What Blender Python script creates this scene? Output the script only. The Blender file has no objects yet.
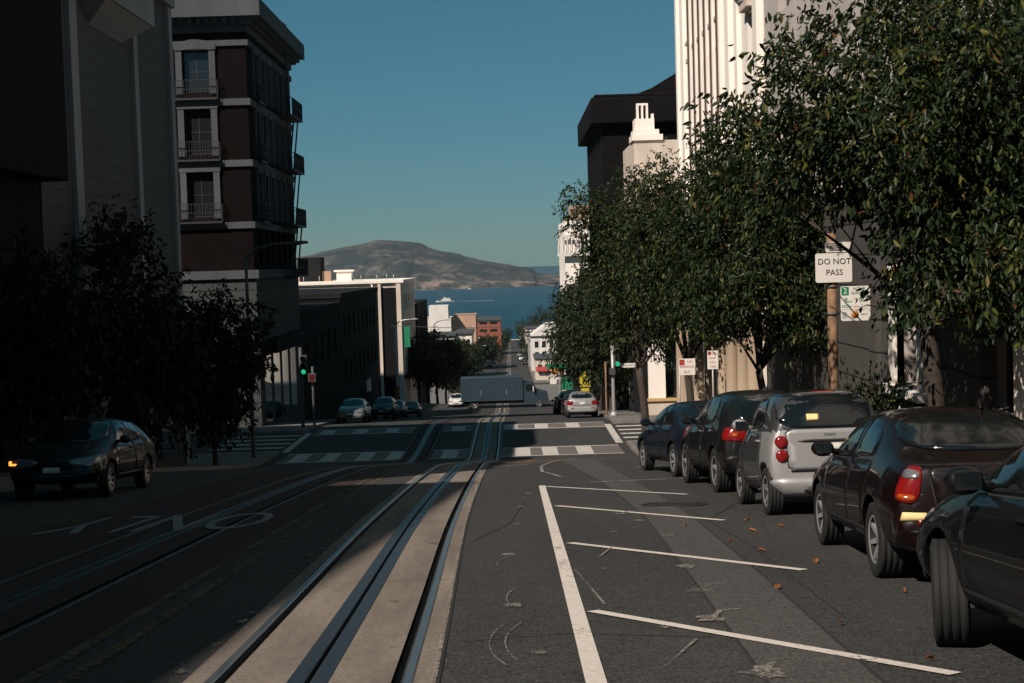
import bpy, bmesh, math, random
import numpy as np
from mathutils import Vector, Matrix, Euler
from mathutils.bvhtree import BVHTree
from mathutils.geometry import delaunay_2d_cdt

random.seed(7); rng = np.random.default_rng(11)
SC = bpy.context.scene
COL = SC.collection
PI = math.pi
SUN_E, SKY_E, EXPO, HAZE = 5.0, .05, 0.25, 5e-5
SKY_AIR, SKY_DUST, SKY_OZ, SKY_TINT = 1.0, .1, 2.0, (.285,.66,.675)
SKY_G = 1.56

# ------------------------------------------------------------------ camera
F = 1422.0; PITCH = math.atan((341.5-264)/F); ROLL = -0.03
cam_d = bpy.data.cameras.new('camera'); cam = bpy.data.objects.new('camera', cam_d); COL.objects.link(cam)
cam_d.sensor_width = 36; cam_d.lens = F/1024*36; cam_d.clip_start = .1; cam_d.clip_end = 90000
cam.matrix_world = Matrix.Rotation(PI/2-PITCH, 4, 'X') @ Matrix.Rotation(ROLL, 4, 'Z')
SC.camera = cam

# ------------------------------------------------------------------ street profile (metres along the street -> height)
TAB = [(-60,4.2),(-20,.36),(0,-1.55),(30,-4.42),(36,-5.05),(42,-5.85),(50,-6.95),(57,-7.88),(61,-8.03),(72,-8.1),(78,-8.55),(85,-9.2),
       (148,-15.5),(166,-16.1),(200,-19.5),(250,-25),(320,-28),(400,-30.5),(600,-38),(1000,-54),(1300,-75),(1450,-90.5),(1600,-95)]
TX = [t[0] for t in TAB]; TZ = [t[1] for t in TAB]
def _raw(y): return float(np.interp(y, TX, TZ))
_g = np.array([np.mean([_raw(y+d) for d in (-1.5,-.75,0,.75,1.5)]) for y in np.arange(-60, 1601, 1.0)])
def zg(y): return float(np.interp(y, np.arange(-60, 1601, 1.0), _g))
def slope(y): return (zg(y+1.2)-zg(y-1.2))/2.4

# ------------------------------------------------------------------ tags
def tag(o, label=None, cat=None, group=None, kind=None):
    if label: o['label'] = label
    if cat: o['category'] = cat
    if group: o['group'] = group
    if kind: o['kind'] = kind
    return o
def empty(name, loc=(0,0,0), rot=(0,0,0)):
    o = bpy.data.objects.new(name, None); COL.objects.link(o)
    o.location = loc; o.rotation_euler = rot; o.empty_display_size = .2
    return o
def link(name, me, mats, parent=None, mtx=None):
    for m in (mats if isinstance(mats, (list, tuple)) else [mats]):
        me.materials.append(m)
    o = bpy.data.objects.new(name, me); COL.objects.link(o)
    if parent: o.parent = parent
    if mtx is not None: o.matrix_local = mtx
    return o
def link2(name, me, parent=None, mtx=None):        # mesh that already carries its materials
    o = bpy.data.objects.new(name, me); COL.objects.link(o)
    if parent: o.parent = parent
    if mtx is not None: o.matrix_local = mtx
    return o

class MB:
    def __init__(s): s.v = []; s.f = []; s.m = []; s.sm = []
    def add(s, vs, fs, mi=0, smooth=False):
        b = len(s.v); s.v += [tuple(p) for p in vs]
        for f in fs: s.f.append([b+i for i in f]); s.m.append(mi); s.sm.append(smooth)
    def quad(s, a, b, c, d, mi=0): s.add([a,b,c,d], [(0,1,2,3)], mi)
    def box(s, x0, x1, y0, y1, z0, z1, mi=0, M=None):
        vs = [(x,y,z) for x in (x0,x1) for y in (y0,y1) for z in (z0,z1)]
        if M is not None: vs = [M @ Vector(p) for p in vs]
        s.add(vs, [(0,1,3,2),(4,6,7,5),(0,4,5,1),(2,3,7,6),(0,2,6,4),(1,5,7,3)], mi)
    def tube(s, pts, rad, n=10, mi=0, caps=True):
        pts = [Vector(p) for p in pts]; rad = rad if isinstance(rad, (list,tuple)) else [rad]*len(pts)
        vs = []; fs = []; up = None
        for i, p in enumerate(pts):
            d = (pts[min(i+1,len(pts)-1)]-pts[max(i-1,0)]).normalized()
            if up is None: up = Vector((1,0,0)) if abs(d.x) < .9 else Vector((0,1,0))
            a = d.cross(up).normalized(); b = d.cross(a).normalized()
            for k in range(n):
                t = 2*PI*k/n; vs.append(p + (a*math.cos(t)+b*math.sin(t))*rad[i])
        for i in range(len(pts)-1):
            for k in range(n):
                fs.append((i*n+k, i*n+(k+1)%n, (i+1)*n+(k+1)%n, (i+1)*n+k))
        if caps: fs.append(tuple(range(n))); fs.append(tuple(range(len(vs)-n, len(vs))))
        s.add(vs, fs, mi, True)
    def lathe(s, prof, n=24, mi=0, M=None, mis=None):      # prof: (r, h) about local z
        vs = []; 
        for r, h in prof:
            for k in range(n):
                t = 2*PI*k/n; p = Vector((r*math.cos(t), r*math.sin(t), h)); vs.append(M @ p if M is not None else p)
        b = len(s.v); s.v += [tuple(p) for p in vs]
        for i in range(len(prof)-1):
            for k in range(n):
                s.f.append([b+i*n+k, b+i*n+(k+1)%n, b+(i+1)*n+(k+1)%n, b+(i+1)*n+k]); s.m.append(mis[i] if mis else mi); s.sm.append(True)
    def mesh(s, name, recalc=True, bevel=0):
        me = bpy.data.meshes.new(name); me.from_pydata(s.v, [], s.f)
        me.polygons.foreach_set('material_index', s.m); me.polygons.foreach_set('use_smooth', s.sm)
        if recalc or bevel:
            bm = bmesh.new(); bm.from_mesh(me)
            if bevel:
                bmesh.ops.bevel(bm, geom=[e for e in bm.edges if len(e.link_faces)==2 and e.calc_face_angle(0) > .6], offset=bevel, segments=2, affect='EDGES', profile=.5)
            if recalc: bmesh.ops.recalc_face_normals(bm, faces=bm.faces)
            bm.to_mesh(me); bm.free()
        return me
    def build(s, name, mats, parent=None, mtx=None, bevel=0, recalc=True):
        return link(name, s.mesh(name, recalc, bevel), mats, parent, mtx)

# ------------------------------------------------------------------ materials
class NT:
    def __init__(s, name):
        s.mat = bpy.data.materials.new(name); s.mat.use_nodes = True; s.nt = s.mat.node_tree
        s.nt.nodes.clear(); s.out = s.n('ShaderNodeOutputMaterial'); s.b = s.n('ShaderNodeBsdfPrincipled'); s.l(s.b.outputs[0], s.out.inputs[0])
        s._tc = None
    def n(s, t, **kw):
        x = s.nt.nodes.new(t)
        for k, v in kw.items(): setattr(x, k, v)
        return x
    def l(s, a, b): s.nt.links.new(a, b)
    def set(s, **kw):
        for k, v in kw.items(): s.b.inputs[k.replace('_',' ')].default_value = v
        return s
    def pos(s):
        if not s._tc: s._tc = s.n('ShaderNodeNewGeometry')
        return s._tc.outputs['Position']
    def objc(s): return s.n('ShaderNodeTexCoord').outputs['Object']
    def mapping(s, v, scale=(1,1,1), rot=(0,0,0)):
        m = s.n('ShaderNodeMapping'); m.inputs['Scale'].default_value = scale; m.inputs['Rotation'].default_value = rot
        s.l(v, m.inputs[0]); return m.outputs[0]
    def noise(s, v, scale, detail=3, rough=.6):
        x = s.n('ShaderNodeTexNoise'); x.inputs['Scale'].default_value = scale; x.inputs['Detail'].default_value = detail; x.inputs['Roughness'].default_value = rough
        s.l(v, x.inputs['Vector']); return x.outputs['Fac']
    def ramp(s, f, stops):
        r = s.n('ShaderNodeValToRGB'); e = r.color_ramp.elements
        while len(e) < len(stops): e.new(.5)
        for i, (p, c) in enumerate(stops):
            e[i].position = p; e[i].color = (c,c,c,1) if isinstance(c, (int,float)) else (*c,1)
        s.l(f, r.inputs[0]); return r.outputs[0]
    def mix(s, f, a, b, mode='MIX'):
        m = s.n('ShaderNodeMix', data_type='RGBA', blend_type=mode)
        for v, i in ((f,0),(a,6),(b,7)):
            if hasattr(v, 'links'): s.l(v, m.inputs[i])
            else: m.inputs[i].default_value = v if i == 0 else (*v,1)
        return m.outputs[2]
    def math(s, op, a, b=0.0):
        m = s.n('ShaderNodeMath', operation=op)
        for i, v in enumerate((a,b)):
            if hasattr(v, 'links'): s.l(v, m.inputs[i])
            else: m.inputs[i].default_value = v
        return m.outputs[0]
    def sep(s, v):
        x = s.n('ShaderNodeSeparateXYZ'); s.l(v, x.inputs[0]); return x.outputs
    def col(s, c): s.l(c, s.b.inputs['Base Color']); return s
    def rough(s, c): s.l(c, s.b.inputs['Roughness']); return s
    def bump(s, h, st=.3, dist=.01):
        b = s.n('ShaderNodeBump'); b.inputs['Strength'].default_value = st; b.inputs['Distance'].default_value = dist
        s.l(h, b.inputs['Height']); s.l(b.outputs[0], s.b.inputs['Normal']); return s

def plain(name, c, rough=.6, metal=0, spec=.5, coat=0, vary=.12, scale=3, bump=0):
    t = NT(name); t.set(Roughness=rough, Metallic=metal, Specular_IOR_Level=spec, Coat_Weight=coat)
    if vary:
        nz = t.noise(t.objc(), scale, 4)
        t.col(t.mix(t.ramp(nz, [(.3,0),(.7,1)]), tuple(x*(1-vary) for x in c), tuple(min(1,x*(1+vary)) for x in c)))
        if bump: t.bump(t.noise(t.objc(), scale*12, 3), bump, .01)
    else: t.set(Base_Color=(*c,1))
    return t.mat
def emit(name, c, st):
    t = NT(name); t.set(Base_Color=(*[x*.3 for x in c],1), Roughness=.3); t.b.inputs['Emission Color'].default_value = (*c,1); t.b.inputs['Emission Strength'].default_value = st
    return t.mat

def stucco(name, c, grime=.35, scale=.7, rough=.85):
    t = NT(name); p = t.pos()
    a = t.noise(t.mapping(p, (1,1,.25)), scale, 6, .65); b = t.noise(p, scale*9, 4)
    k = t.mix(t.ramp(a, [(.35,0),(.75,1)]), tuple(x*(1-grime) for x in c), c)
    k = t.mix(t.ramp(b, [(.3,.0),(.8,.25)]), k, tuple(x*.8 for x in c))
    t.col(k).set(Roughness=rough, Specular_IOR_Level=.25 if max(c) > .05 else .05); t.bump(t.noise(p, 40, 3), .25, .01)
    return t.mat
def courses(name, c, pitch, w, dark=.35, grime=.3, off=0.0, vpitch=0):     # horizontal joints every `pitch` metres
    t = NT(name); p = t.pos(); s = t.sep(p)
    z = t.math('FRACT', t.math('DIVIDE', t.math('ADD', s[2], 1000+off), pitch))
    j = t.math('LESS_THAN', z, w/pitch)
    if vpitch:
        row = t.math('FLOOR', t.math('DIVIDE', t.math('ADD', s[2], 1000+off), pitch))
        u = t.math('FRACT', t.math('ADD', t.math('DIVIDE', t.math('ADD', t.math('ADD', s[0], s[1]), 1000), vpitch), t.math('MULTIPLY', row, .5)))
        j = t.math('MAXIMUM', j, t.math('LESS_THAN', u, w/vpitch))
    a = t.noise(t.mapping(p, (1,1,.3)), .8, 6, .65); b = t.noise(p, 7, 3)
    k = t.mix(t.ramp(a, [(.3,0),(.75,1)]), tuple(x*(1-grime) for x in c), c)
    k = t.mix(t.ramp(b, [(.3,.0),(.8,.3)]), k, tuple(x*.78 for x in c))
    k = t.mix(j, k, tuple(x*dark for x in c))
    t.col(k).set(Roughness=.8, Specular_IOR_Level=.25); t.bump(t.math('SUBTRACT', 1.0, j), .6, .02)
    return t.mat
def brickmat(name, c1, c2, mortar):
    t = NT(name); p = t.pos(); s = t.sep(p)
    cb = t.n('ShaderNodeCombineXYZ'); t.l(t.math('ADD', s[0], s[1]), cb.inputs[0]); t.l(s[2], cb.inputs[1])
    b = t.n('ShaderNodeTexBrick'); t.l(cb.outputs[0], b.inputs['Vector'])
    b.inputs['Scale'].default_value = 1; b.inputs['Brick Width'].default_value = .22; b.inputs['Row Height'].default_value = .075; b.inputs['Mortar Size'].default_value = .008
    for i, c in (('Color1',c1),('Color2',c2),('Mortar',mortar)): b.inputs[i].default_value = (*c,1)
    k = t.mix(t.ramp(t.noise(p, .9, 5), [(.3,0),(.7,.5)]), b.outputs[0], tuple(x*.6 for x in c1))
    t.col(k).set(Roughness=.9, Specular_IOR_Level=.04)
    return t.mat

M = {}
def asphalt(name, lo, hi, red=None):
    t = NT(name); p = t.pos()
    big = t.noise(t.mapping(p, (1,.25,1)), .55, 5, .6); mid = t.noise(p, 6, 4, .6); fine = t.noise(p, 55, 3, .75)
    k = t.mix(t.ramp(big, [(.35,0),(.68,1)]), lo, hi)
    k = t.mix(t.ramp(mid, [(.38,0),(.68,.6)]), k, tuple(x*.6 for x in lo))
    gr = t.noise(p, 21, 3, .7); k = t.mix(t.ramp(gr, [(.5,0),(.7,.55)]), k, tuple(x*1.55 for x in hi)); k = t.mix(t.ramp(gr, [(.3,.6),(.48,0)]), k, tuple(x*.5 for x in lo))
    k = t.mix(t.ramp(fine, [(.48,0),(.66,.75)]), k, tuple(min(1,x*2.1) for x in hi)); k = t.mix(t.ramp(fine, [(.34,.7),(.46,0)]), k, tuple(x*.45 for x in lo))
    v = t.n('ShaderNodeTexVoronoi', feature='DISTANCE_TO_EDGE'); v.inputs['Scale'].default_value = .28
    wv = t.n('ShaderNodeMix', data_type='VECTOR'); wv.inputs[0].default_value = .12
    nz = t.n('ShaderNodeTexNoise'); nz.inputs['Scale'].default_value = 1.3; nz.inputs['Detail'].default_value = 5; t.l(p, nz.inputs['Vector'])
    t.l(p, wv.inputs[4]); t.l(nz.outputs['Color'], wv.inputs[5]); t.l(wv.outputs[1], v.inputs['Vector'])
    crack = t.math('MULTIPLY', t.ramp(v.outputs['Distance'], [(0,1),(.006,0)]), t.ramp(t.noise(p, .4, 2), [(.5,0),(.6,1)]))
    k = t.mix(t.math('MULTIPLY', crack, .6), k, (.012,.012,.012))
    st = t.ramp(t.noise(t.mapping(p,(1.5,.5,1)), 1.6, 3), [(.68,0),(.78,.45)])
    k = t.mix(st, k, (.02,.019,.018))
    t.col(k).set(Roughness=.88, Specular_IOR_Level=.3); t.bump(fine, .5, .012)
    return t.mat
M['asphalt'] = asphalt('asphalt', (.019,.0186,.0182), (.042,.0404,.0385))
M['asphalt_patch'] = asphalt('asphalt_patch', (.045,.0425,.04), (.059,.0555,.0515))
M['asphalt_red'] = asphalt('asphalt_red', (.020,.012,.011), (.028,.015,.013))
def concrete(name, c):
    t = NT(name); p = t.pos()
    a = t.noise(t.mapping(p,(1.2,.16,1)), 2.2, 6, .65); b = t.noise(p, 26, 4, .7); d = t.noise(t.mapping(p,(1,.5,1)), 3.5, 3)
    k = t.mix(t.ramp(a, [(.3,0),(.72,1)]), tuple(x*.5 for x in c), tuple(x*1.15 for x in c))
    k = t.mix(t.ramp(b, [(.42,0),(.66,.75)]), k, tuple(x*.5 for x in c))
    k = t.mix(t.ramp(d, [(.66,0),(.72,.6)]), k, (.03,.027,.024))
    s = t.sep(p); j = t.math('LESS_THAN', t.math('FRACT', t.math('DIVIDE', s[1], 6.1)), .002)
    k = t.mix(j, k, (.03,.028,.026))
    t.col(k).set(Roughness=.85, Specular_IOR_Level=.3); t.bump(b, .4, .01)
    return t.mat
M['concrete'] = concrete('concrete', (.215,.178,.146))
M['pavement'] = concrete('pavement', (.20,.185,.17))
M['kerb'] = concrete('kerb', (.22,.2,.18))
def paint_worn(name, c, cover=.62, soft=.06, sc=9):
    t = NT(name); p = t.pos()
    nz = t.noise(p, sc, 6, .72); nb = t.noise(p, 1.4, 3); f2 = t.noise(p, 60, 2)
    m = t.math('ADD', t.math('MULTIPLY', nz, .55), t.math('ADD', t.math('MULTIPLY', nb, .3), t.math('MULTIPLY', f2, .15)))
    fac = t.ramp(m, [(cover-soft, 1), (cover+soft, 0)])
    t.col(t.mix(t.ramp(nz, [(.3,0),(.7,1)]), c, tuple(x*.74 for x in c))).set(Roughness=.75, Specular_IOR_Level=.3)
    tr = t.n('ShaderNodeBsdfTransparent'); mx = t.n('ShaderNodeMixShader')
    t.l(fac, mx.inputs[0]); t.l(tr.outputs[0], mx.inputs[1]); t.l(t.b.outputs[0], mx.inputs[2]); t.l(mx.outputs[0], t.out.inputs[0])
    return t.mat
M['line_white'] = paint_worn('line_white', (.62,.56,.50), .595, .03, 22)
M['cross_white'] = paint_worn('cross_white', (.52,.48,.44), .6, .05)
M['cross_grey'] = paint_worn('cross_grey', (.14,.125,.115), .66, .06)
M['faint_white'] = paint_worn('faint_white', (.42,.39,.36), .5, .05)
M['scuff'] = paint_worn('scuff', (.27,.24,.21), .485, .05, 34)
M['only_white'] = paint_worn('only_white', (.21,.21,.22), .62, .05, 20)
M['line_yellow'] = paint_worn('line_yellow', (.11,.075,.03), .53, .07, 16)
M['mark_orange'] = paint_worn('mark_orange', (.55,.22,.03), .58, .05)
def steel(name, c, r):
    t = NT(name); p = t.pos(); nz = t.noise(t.mapping(p,(6,.5,1)), 4, 4)
    t.col(t.mix(nz, tuple(x*.6 for x in c), c)).set(Metallic=.85); t.rough(t.ramp(nz, [(.3,r),(.7,r+.18)])); return t.mat
M['rail_steel'] = steel('rail_steel', (.30,.31,.33), .28)
M['rail_shade'] = plain('rail_shade', (.03,.03,.031), .6, .3)  # darker rail copy, the left lane's shade put into its colour
M['slot_steel'] = steel('slot_steel', (.10,.11,.13), .38)
M['groove'] = plain('groove', (.012,.011,.010), .9)
M['ground'] = stucco('ground', (.07,.075,.05), .5, .05)
M['glass'] = NT('glass_dark').set(Base_Color=(.012,.014,.016,1), Roughness=.06, Specular_IOR_Level=.6).mat
M['car_glass'] = NT('car_glass').set(Base_Color=(.006,.008,.009,1), Roughness=.09, Specular_IOR_Level=.75).mat
M['black_trim'] = plain('black_trim', (.012,.012,.012), .5)
M['rubber'] = plain('rubber', (.008,.008,.008), .8, bump=.3, scale=20)
M['rim'] = plain('alloy_rim', (.42,.42,.43), .35, .6, vary=.05)
M['chrome'] = plain('chrome', (.7,.7,.7), .15, 1, vary=0)
def carpaint(name, c, metal=.0, rough=.35, coat=.8):
    t = NT(name); p = t.objc()
    d = t.noise(p, 2.2, 5, .65)
    t.col(t.mix(t.ramp(d, [(.45,0),(.8,.35)]), c, tuple(x*.8+.003 for x in c)))
    t.set(Metallic=metal, Roughness=rough, Coat_Weight=coat, Coat_Roughness=.04, Specular_IOR_Level=.2); t.rough(t.ramp(d, [(.3,rough),(.8,rough+.15)]))
    return t.mat
M['paint_black'] = carpaint('paint_black', (.0025,.0025,.003), 0, .5, .45)
M['paint_navy'] = carpaint('paint_navy', (.005,.008,.014), 0, .4, .5)
M['paint_charcoal'] = carpaint('paint_charcoal', (.006,.0055,.0055), .1, .4, .55)
M['paint_panel'] = carpaint('paint_panel', (.05,.05,.052), .3)
M['paint_red'] = carpaint('paint_red', (.0045,.0007,.0008), 0, .4, .6)
M['paint_silver'] = carpaint('paint_silver', (.31,.305,.30), .45, .42, .4)
M['paint_grey'] = carpaint('paint_grey', (.015,.0155,.0165), .2, .4, .5)
M['paint_lightgrey'] = carpaint('paint_lightgrey', (.16,.17,.18), .3)
M['paint_white'] = carpaint('paint_white', (.62,.6,.57))
M['lamp_red'] = NT('lamp_red').set(Base_Color=(.17,.006,.006,1), Roughness=.12, Specular_IOR_Level=.7).mat
M['lamp_clear'] = NT('lamp_clear').set(Base_Color=(.22,.22,.22,1), Roughness=.12, Metallic=.5).mat
M['lamp_orange'] = NT('lamp_orange').set(Base_Color=(.30,.05,.006,1), Roughness=.15).mat
M['indicator'] = emit('indicator', (1,.28,.05), 2.2)
M['plate'] = plain('number_plate', (.5,.48,.44), .5)
M['yellow_paper'] = plain('yellow_paper', (.75,.55,.25), .7)
M['sig_green'] = emit('signal_green', (.03,.8,.38), .55)
M['sig_red_off'] = plain('signal_red_off', (.08,.01,.01), .3)
M['sig_amber_off'] = plain('signal_amber_off', (.09,.05,.01), .3)
M['pole_metal'] = plain('pole_metal', (.34,.33,.32), .5, .4)
M['pole_dark'] = plain('pole_dark', (.05,.05,.05), .6)
M['wood_pole'] = plain('rusty_pole', (.20,.115,.065), .8, vary=.5, scale=5, bump=.4)
M['sign_white'] = plain('sign_white', (.66,.62,.57), .5, vary=.06)
M['sign_black'] = plain('sign_black', (.015,.015,.015), .6)
M['sign_green'] = plain('sign_green', (.01,.17,.085), .5)
M['sign_red'] = plain('sign_red', (.30,.04,.03), .5)
M['sign_orange'] = plain('sign_orange', (.42,.14,.02), .5)
M['sign_grey'] = plain('sign_grey', (.35,.36,.37), .5)
M['sign_yellow'] = plain('sign_yellow', (.45,.36,.02), .5)
M['hydrant_white'] = plain('hydrant_white', (.5,.47,.4), .5)
M['hydrant_yellow'] = plain('hydrant_yellow', (.6,.35,.02), .5)

M['cream'] = stucco('cream_stucco', (.90,.82,.74), .15)
M['cream2'] = stucco('cream_stone', (.66,.56,.47), .28)
M['white_stucco'] = stucco('white_stucco', (.72,.68,.63), .22)
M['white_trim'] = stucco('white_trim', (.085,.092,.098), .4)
M['pale_trim'] = stucco('pale_trim', (.36,.37,.37), .4)
M['grey_strip'] = stucco('grey_strip', (.26,.265,.28), .3)
M['tan_stone'] = stucco('tan_stone', (.36,.28,.2), .3)
M['tan'] = stucco('tan_stucco', (.46,.30,.21), .2)
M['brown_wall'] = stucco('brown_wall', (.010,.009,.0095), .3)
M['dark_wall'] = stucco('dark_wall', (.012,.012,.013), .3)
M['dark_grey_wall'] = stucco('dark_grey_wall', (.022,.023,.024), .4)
M['beige_panel'] = courses('beige_panel', (.52,.47,.43), 1.25, .03, .3)
M['grey_rustic'] = courses('grey_rustic', (.085,.078,.073), .62, .035, .12, .35, .1)
M['grey_siding'] = courses('grey_siding', (.07,.076,.077), .55, .03, .45)
M['base_stone'] = courses('base_stone', (.055,.058,.058), .75, .07, .35)
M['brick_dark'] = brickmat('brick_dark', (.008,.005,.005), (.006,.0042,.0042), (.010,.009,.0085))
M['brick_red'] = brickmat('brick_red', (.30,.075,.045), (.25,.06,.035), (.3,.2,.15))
M['roof_brown'] = stucco('roof_brown', (.40,.25,.15), .4, .4)
M['roof_dark'] = stucco('roof_dark', (.09,.06,.045), .3)
M['roof_grey'] = stucco('roof_grey', (.12,.115,.11), .3)
M['roof_red'] = stucco('roof_red', (.28,.05,.045), .3)
M['iron'] = plain('wrought_iron', (.012,.012,.013), .6)
M['bark'] = plain('bark', (.042,.032,.025), .9, vary=.45, scale=9, bump=.8)
M['yellow_ledge'] = stucco('yellow_ledge', (.55,.37,.16), .2)
M['truck_blue'] = plain('truck_blue', (.019,.036,.05), .45, vary=.1)
M['truck_dark'] = plain('truck_dark', (.03,.045,.06), .4)

def leafmat(name, cols, trans=.25, rough=.38):
    t = NT(name); g = t.n('ShaderNodeNewGeometry')
    k = t.ramp(g.outputs['Random Per Island'], cols)
    t.col(k).set(Roughness=rough, Specular_IOR_Level=.18)
    tl = t.n('ShaderNodeBsdfTranslucent'); t.l(k, tl.inputs[0]); mx = t.n('ShaderNodeMixShader'); mx.inputs[0].default_value = trans
    t.l(t.b.outputs[0], mx.inputs[1]); t.l(tl.outputs[0], mx.inputs[2]); t.l(mx.outputs[0], t.out.inputs[0])
    return t.mat
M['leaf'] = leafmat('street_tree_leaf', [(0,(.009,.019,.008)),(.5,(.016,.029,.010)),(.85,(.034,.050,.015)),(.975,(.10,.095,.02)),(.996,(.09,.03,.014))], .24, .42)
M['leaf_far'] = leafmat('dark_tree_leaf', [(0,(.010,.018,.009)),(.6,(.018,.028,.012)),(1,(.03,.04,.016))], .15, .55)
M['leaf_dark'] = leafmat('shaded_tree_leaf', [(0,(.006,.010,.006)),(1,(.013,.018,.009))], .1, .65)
M['fallen'] = leafmat('fallen_leaf_orange', [(0,(.22,.07,.02)),(1,(.28,.12,.04))], .2, .7)

# ------------------------------------------------------------------ helper: sheets that follow the street
def ys(y0, y1, step=None):
    a = [y0]; y = math.floor(y0)+1
    while y < y1-1e-6:
        if y > y0+1e-6: a.append(float(y))
        y += 1 if y < 250 else 10
    a.append(y1); return a
def strip(mb, x0, x1, y0, y1, off, mi=0, fx=None):
    fx = fx or (lambda y: 0.0)
    Y = ys(y0, y1); vs = []; fs = []
    for y in Y:
        z = zg(y)+off; vs += [(x0+fx(y), y, z), (x1+fx(y), y, z)]
    for i in range(len(Y)-1): fs.append((2*i, 2*i+1, 2*i+3, 2*i+2))
    mb.add(vs, fs, mi)
def ribbon(mb, pts, w, off, mi=0, step=.35):
    """flat painted line through ground points"""
    P = []
    for a, b in zip(pts, pts[1:]):
        a = Vector(a); b = Vector(b); n = max(1, int((b-a).length/step))
        P += [a+(b-a)*i/n for i in range(n)]
    P.append(Vector(pts[-1])); vs = []; fs = []
    for i, p in enumerate(P):
        d = (P[min(i+1,len(P)-1)]-P[max(i-1,0)]).normalized(); q = Vector((-d.y, d.x))*w/2
        for s in (q, -q):
            c = p+s; vs.append((c.x, c.y, zg(c.y)+off))
    for i in range(len(P)-1): fs.append((2*i,2*i+1,2*i+3,2*i+2))
    mb.add(vs, fs, mi)
def polysheet(mb, poly, off, mi=0, res=.3):
    vs = [Vector(p) for p in poly]; edges = []; pts = []
    for a, b in zip(vs, vs[1:]+vs[:1]):
        n = max(1, int((b-a).length/res)); pts += [a+(b-a)*i/n for i in range(n)]
    o = delaunay_2d_cdt(pts, [], [list(range(len(pts)))], 1, 1e-5)
    mb.add([(p.x, p.y, zg(p.y)+off) for p in o[0]], [tuple(f) for f in o[2]], mi)

# ------------------------------------------------------------------ SETTING
KL, KR, WL, WR = -10.4, 4.9, -13.5, 7.1          # kerbs and building lines
_tx = ([-60,7,13,22,40,58,75,1700], [-1.12,-1.14,-1.32,-1.42,-1.36,-1.31,-1.27,-1.27])
_ty = np.arange(-70, 130, .5); _tv = np.convolve(np.interp(np.arange(-76, 136, .5), *_tx), np.ones(25)/25, 'valid')[:len(_ty)]
def tc(y): return float(np.interp(y, _ty, _tv))
CROSS = [(62,70.5),(152,164),(330,340),(520,530)]

mb = MB(); X = [-1600,-300,-60,-20,0,20,60,300,1600]
Y = [-60+i*2 for i in range(160)]+[260+i*20 for i in range(68)]
vs = [(x, y, zg(y)-.25-(.0 if abs(x)<70 else 3)) for y in Y for x in X]; n = len(X)
mb.add(vs, [(j*n+i, j*n+i+1, (j+1)*n+i+1, (j+1)*n+i) for j in range(len(Y)-1) for i in range(n-1)])
tag(mb.build('ground', M['ground']), kind='structure')

# main road in lateral pieces so the track beds are let into it
TL = -2.93                                         # second track, left of the first
road = MB()
BH = .72
for (a, b, fa, fb) in ((KL, TL-BH, 0, 1), (TL+BH, -BH, 1, 1), (BH, KR, 1, 0)):
    Ys = ys(-58, 1420); vs = []
    for y in Ys:
        z = zg(y); t = tc(y)
        vs += [(a+(t if fa else 0), y, z), (b+(t if fb else 0), y, z)]
    road.add(vs, [(2*i,2*i+1,2*i+3,2*i+2) for i in range(len(Ys)-1)])
tag(road.build('road', M['asphalt']), kind='structure')
for (c0, c1) in CROSS:
    m = MB(); strip(m, -120, KL, c0, c1, 0); strip(m, KR, 120, c0, c1, 0)
    tag(m.build('cross_road', M['asphalt']), kind='structure')
m = MB()
Ys = ys(-55, 57)
vs = []
for y in Ys: vs += [(-6.35, y, zg(y)+.004), (tc(y)+TL-BH-.003, y, zg(y)+.004)]
m.add(vs, [(2*i,2*i+1,2*i+3,2*i+2) for i in range(len(Ys)-1)])
vs = []
for y in Ys: vs += [(tc(y)+TL+BH+.003, y, zg(y)+.004), (-2.95, y, zg(y)+.004)]
m.add(vs, [(2*i,2*i+1,2*i+3,2*i+2) for i in range(len(Ys)-1)])
tag(m.build('red_transit_lane', M['asphalt_red']), kind='structure')

# cable-car tracks: concrete bed with grooved rails and the cable slot
def track(off, bedmat='concrete', label_y1=1400):
    G = .5335
    root = empty('cable_car_track', (0,0,0)); tag(root, kind='structure')
    f = lambda y: tc(y)+off
    bed = MB()
    for a, b in ((-BH, -G-.06), (-G+.062, -.115), (.115, G-.062), (G+.06, BH)): strip(bed, a, b, -58, label_y1, .002, 0, f)
    bed.build('track_bed', M[bedmat], root)
    gr = MB()
    for a, b in ((-G+.0, -G+.062), (G-.062, G-.0)): strip(gr, a, b, -58, label_y1, -.045, 0, f)
    strip(gr, -.016, .016, -58, label_y1, -.10, 0, f)
    gr.build('rail_groove', M['groove'], root)
    for s in (-1, 1):
        r = MB(); a, b = sorted((s*G, s*(G+.06)))
        Ysl = ys(-58, label_y1); vs = []; fs = []
        for y in Ysl:
            z = zg(y); x = f(y)
            vs += [(x+a, y, z-.05), (x+a, y, z+.004), (x+a+.008, y, z+.010), (x+b-.008, y, z+.010), (x+b, y, z+.004), (x+b, y, z-.05)]
        for i in range(len(Ysl)-1):
            for k in range(5): fs.append((6*i+k, 6*i+k+1, 6*i+7+k, 6*i+6+k))
        r.add(vs, fs); r.build('rail', M['rail_steel' if off == 0 else 'rail_shade'], root)
        r = MB(); a, b = sorted((s*.016, s*.115)); vs = []; fs = []
        for y in Ysl:
            z = zg(y); x = f(y); vs += [(x+a, y, z-.1), (x+a, y, z+.007), (x+b, y, z+.007), (x+b, y, z-.02)]
        for i in range(len(Ysl)-1):
            for k in range(3): fs.append((4*i+k, 4*i+k+1, 4*i+5+k, 4*i+4+k))
        r.add(vs, fs); r.build('slot_rail', M['slot_steel'], root)
    return root
track(0); track(TL, 'asphalt_red')

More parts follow.
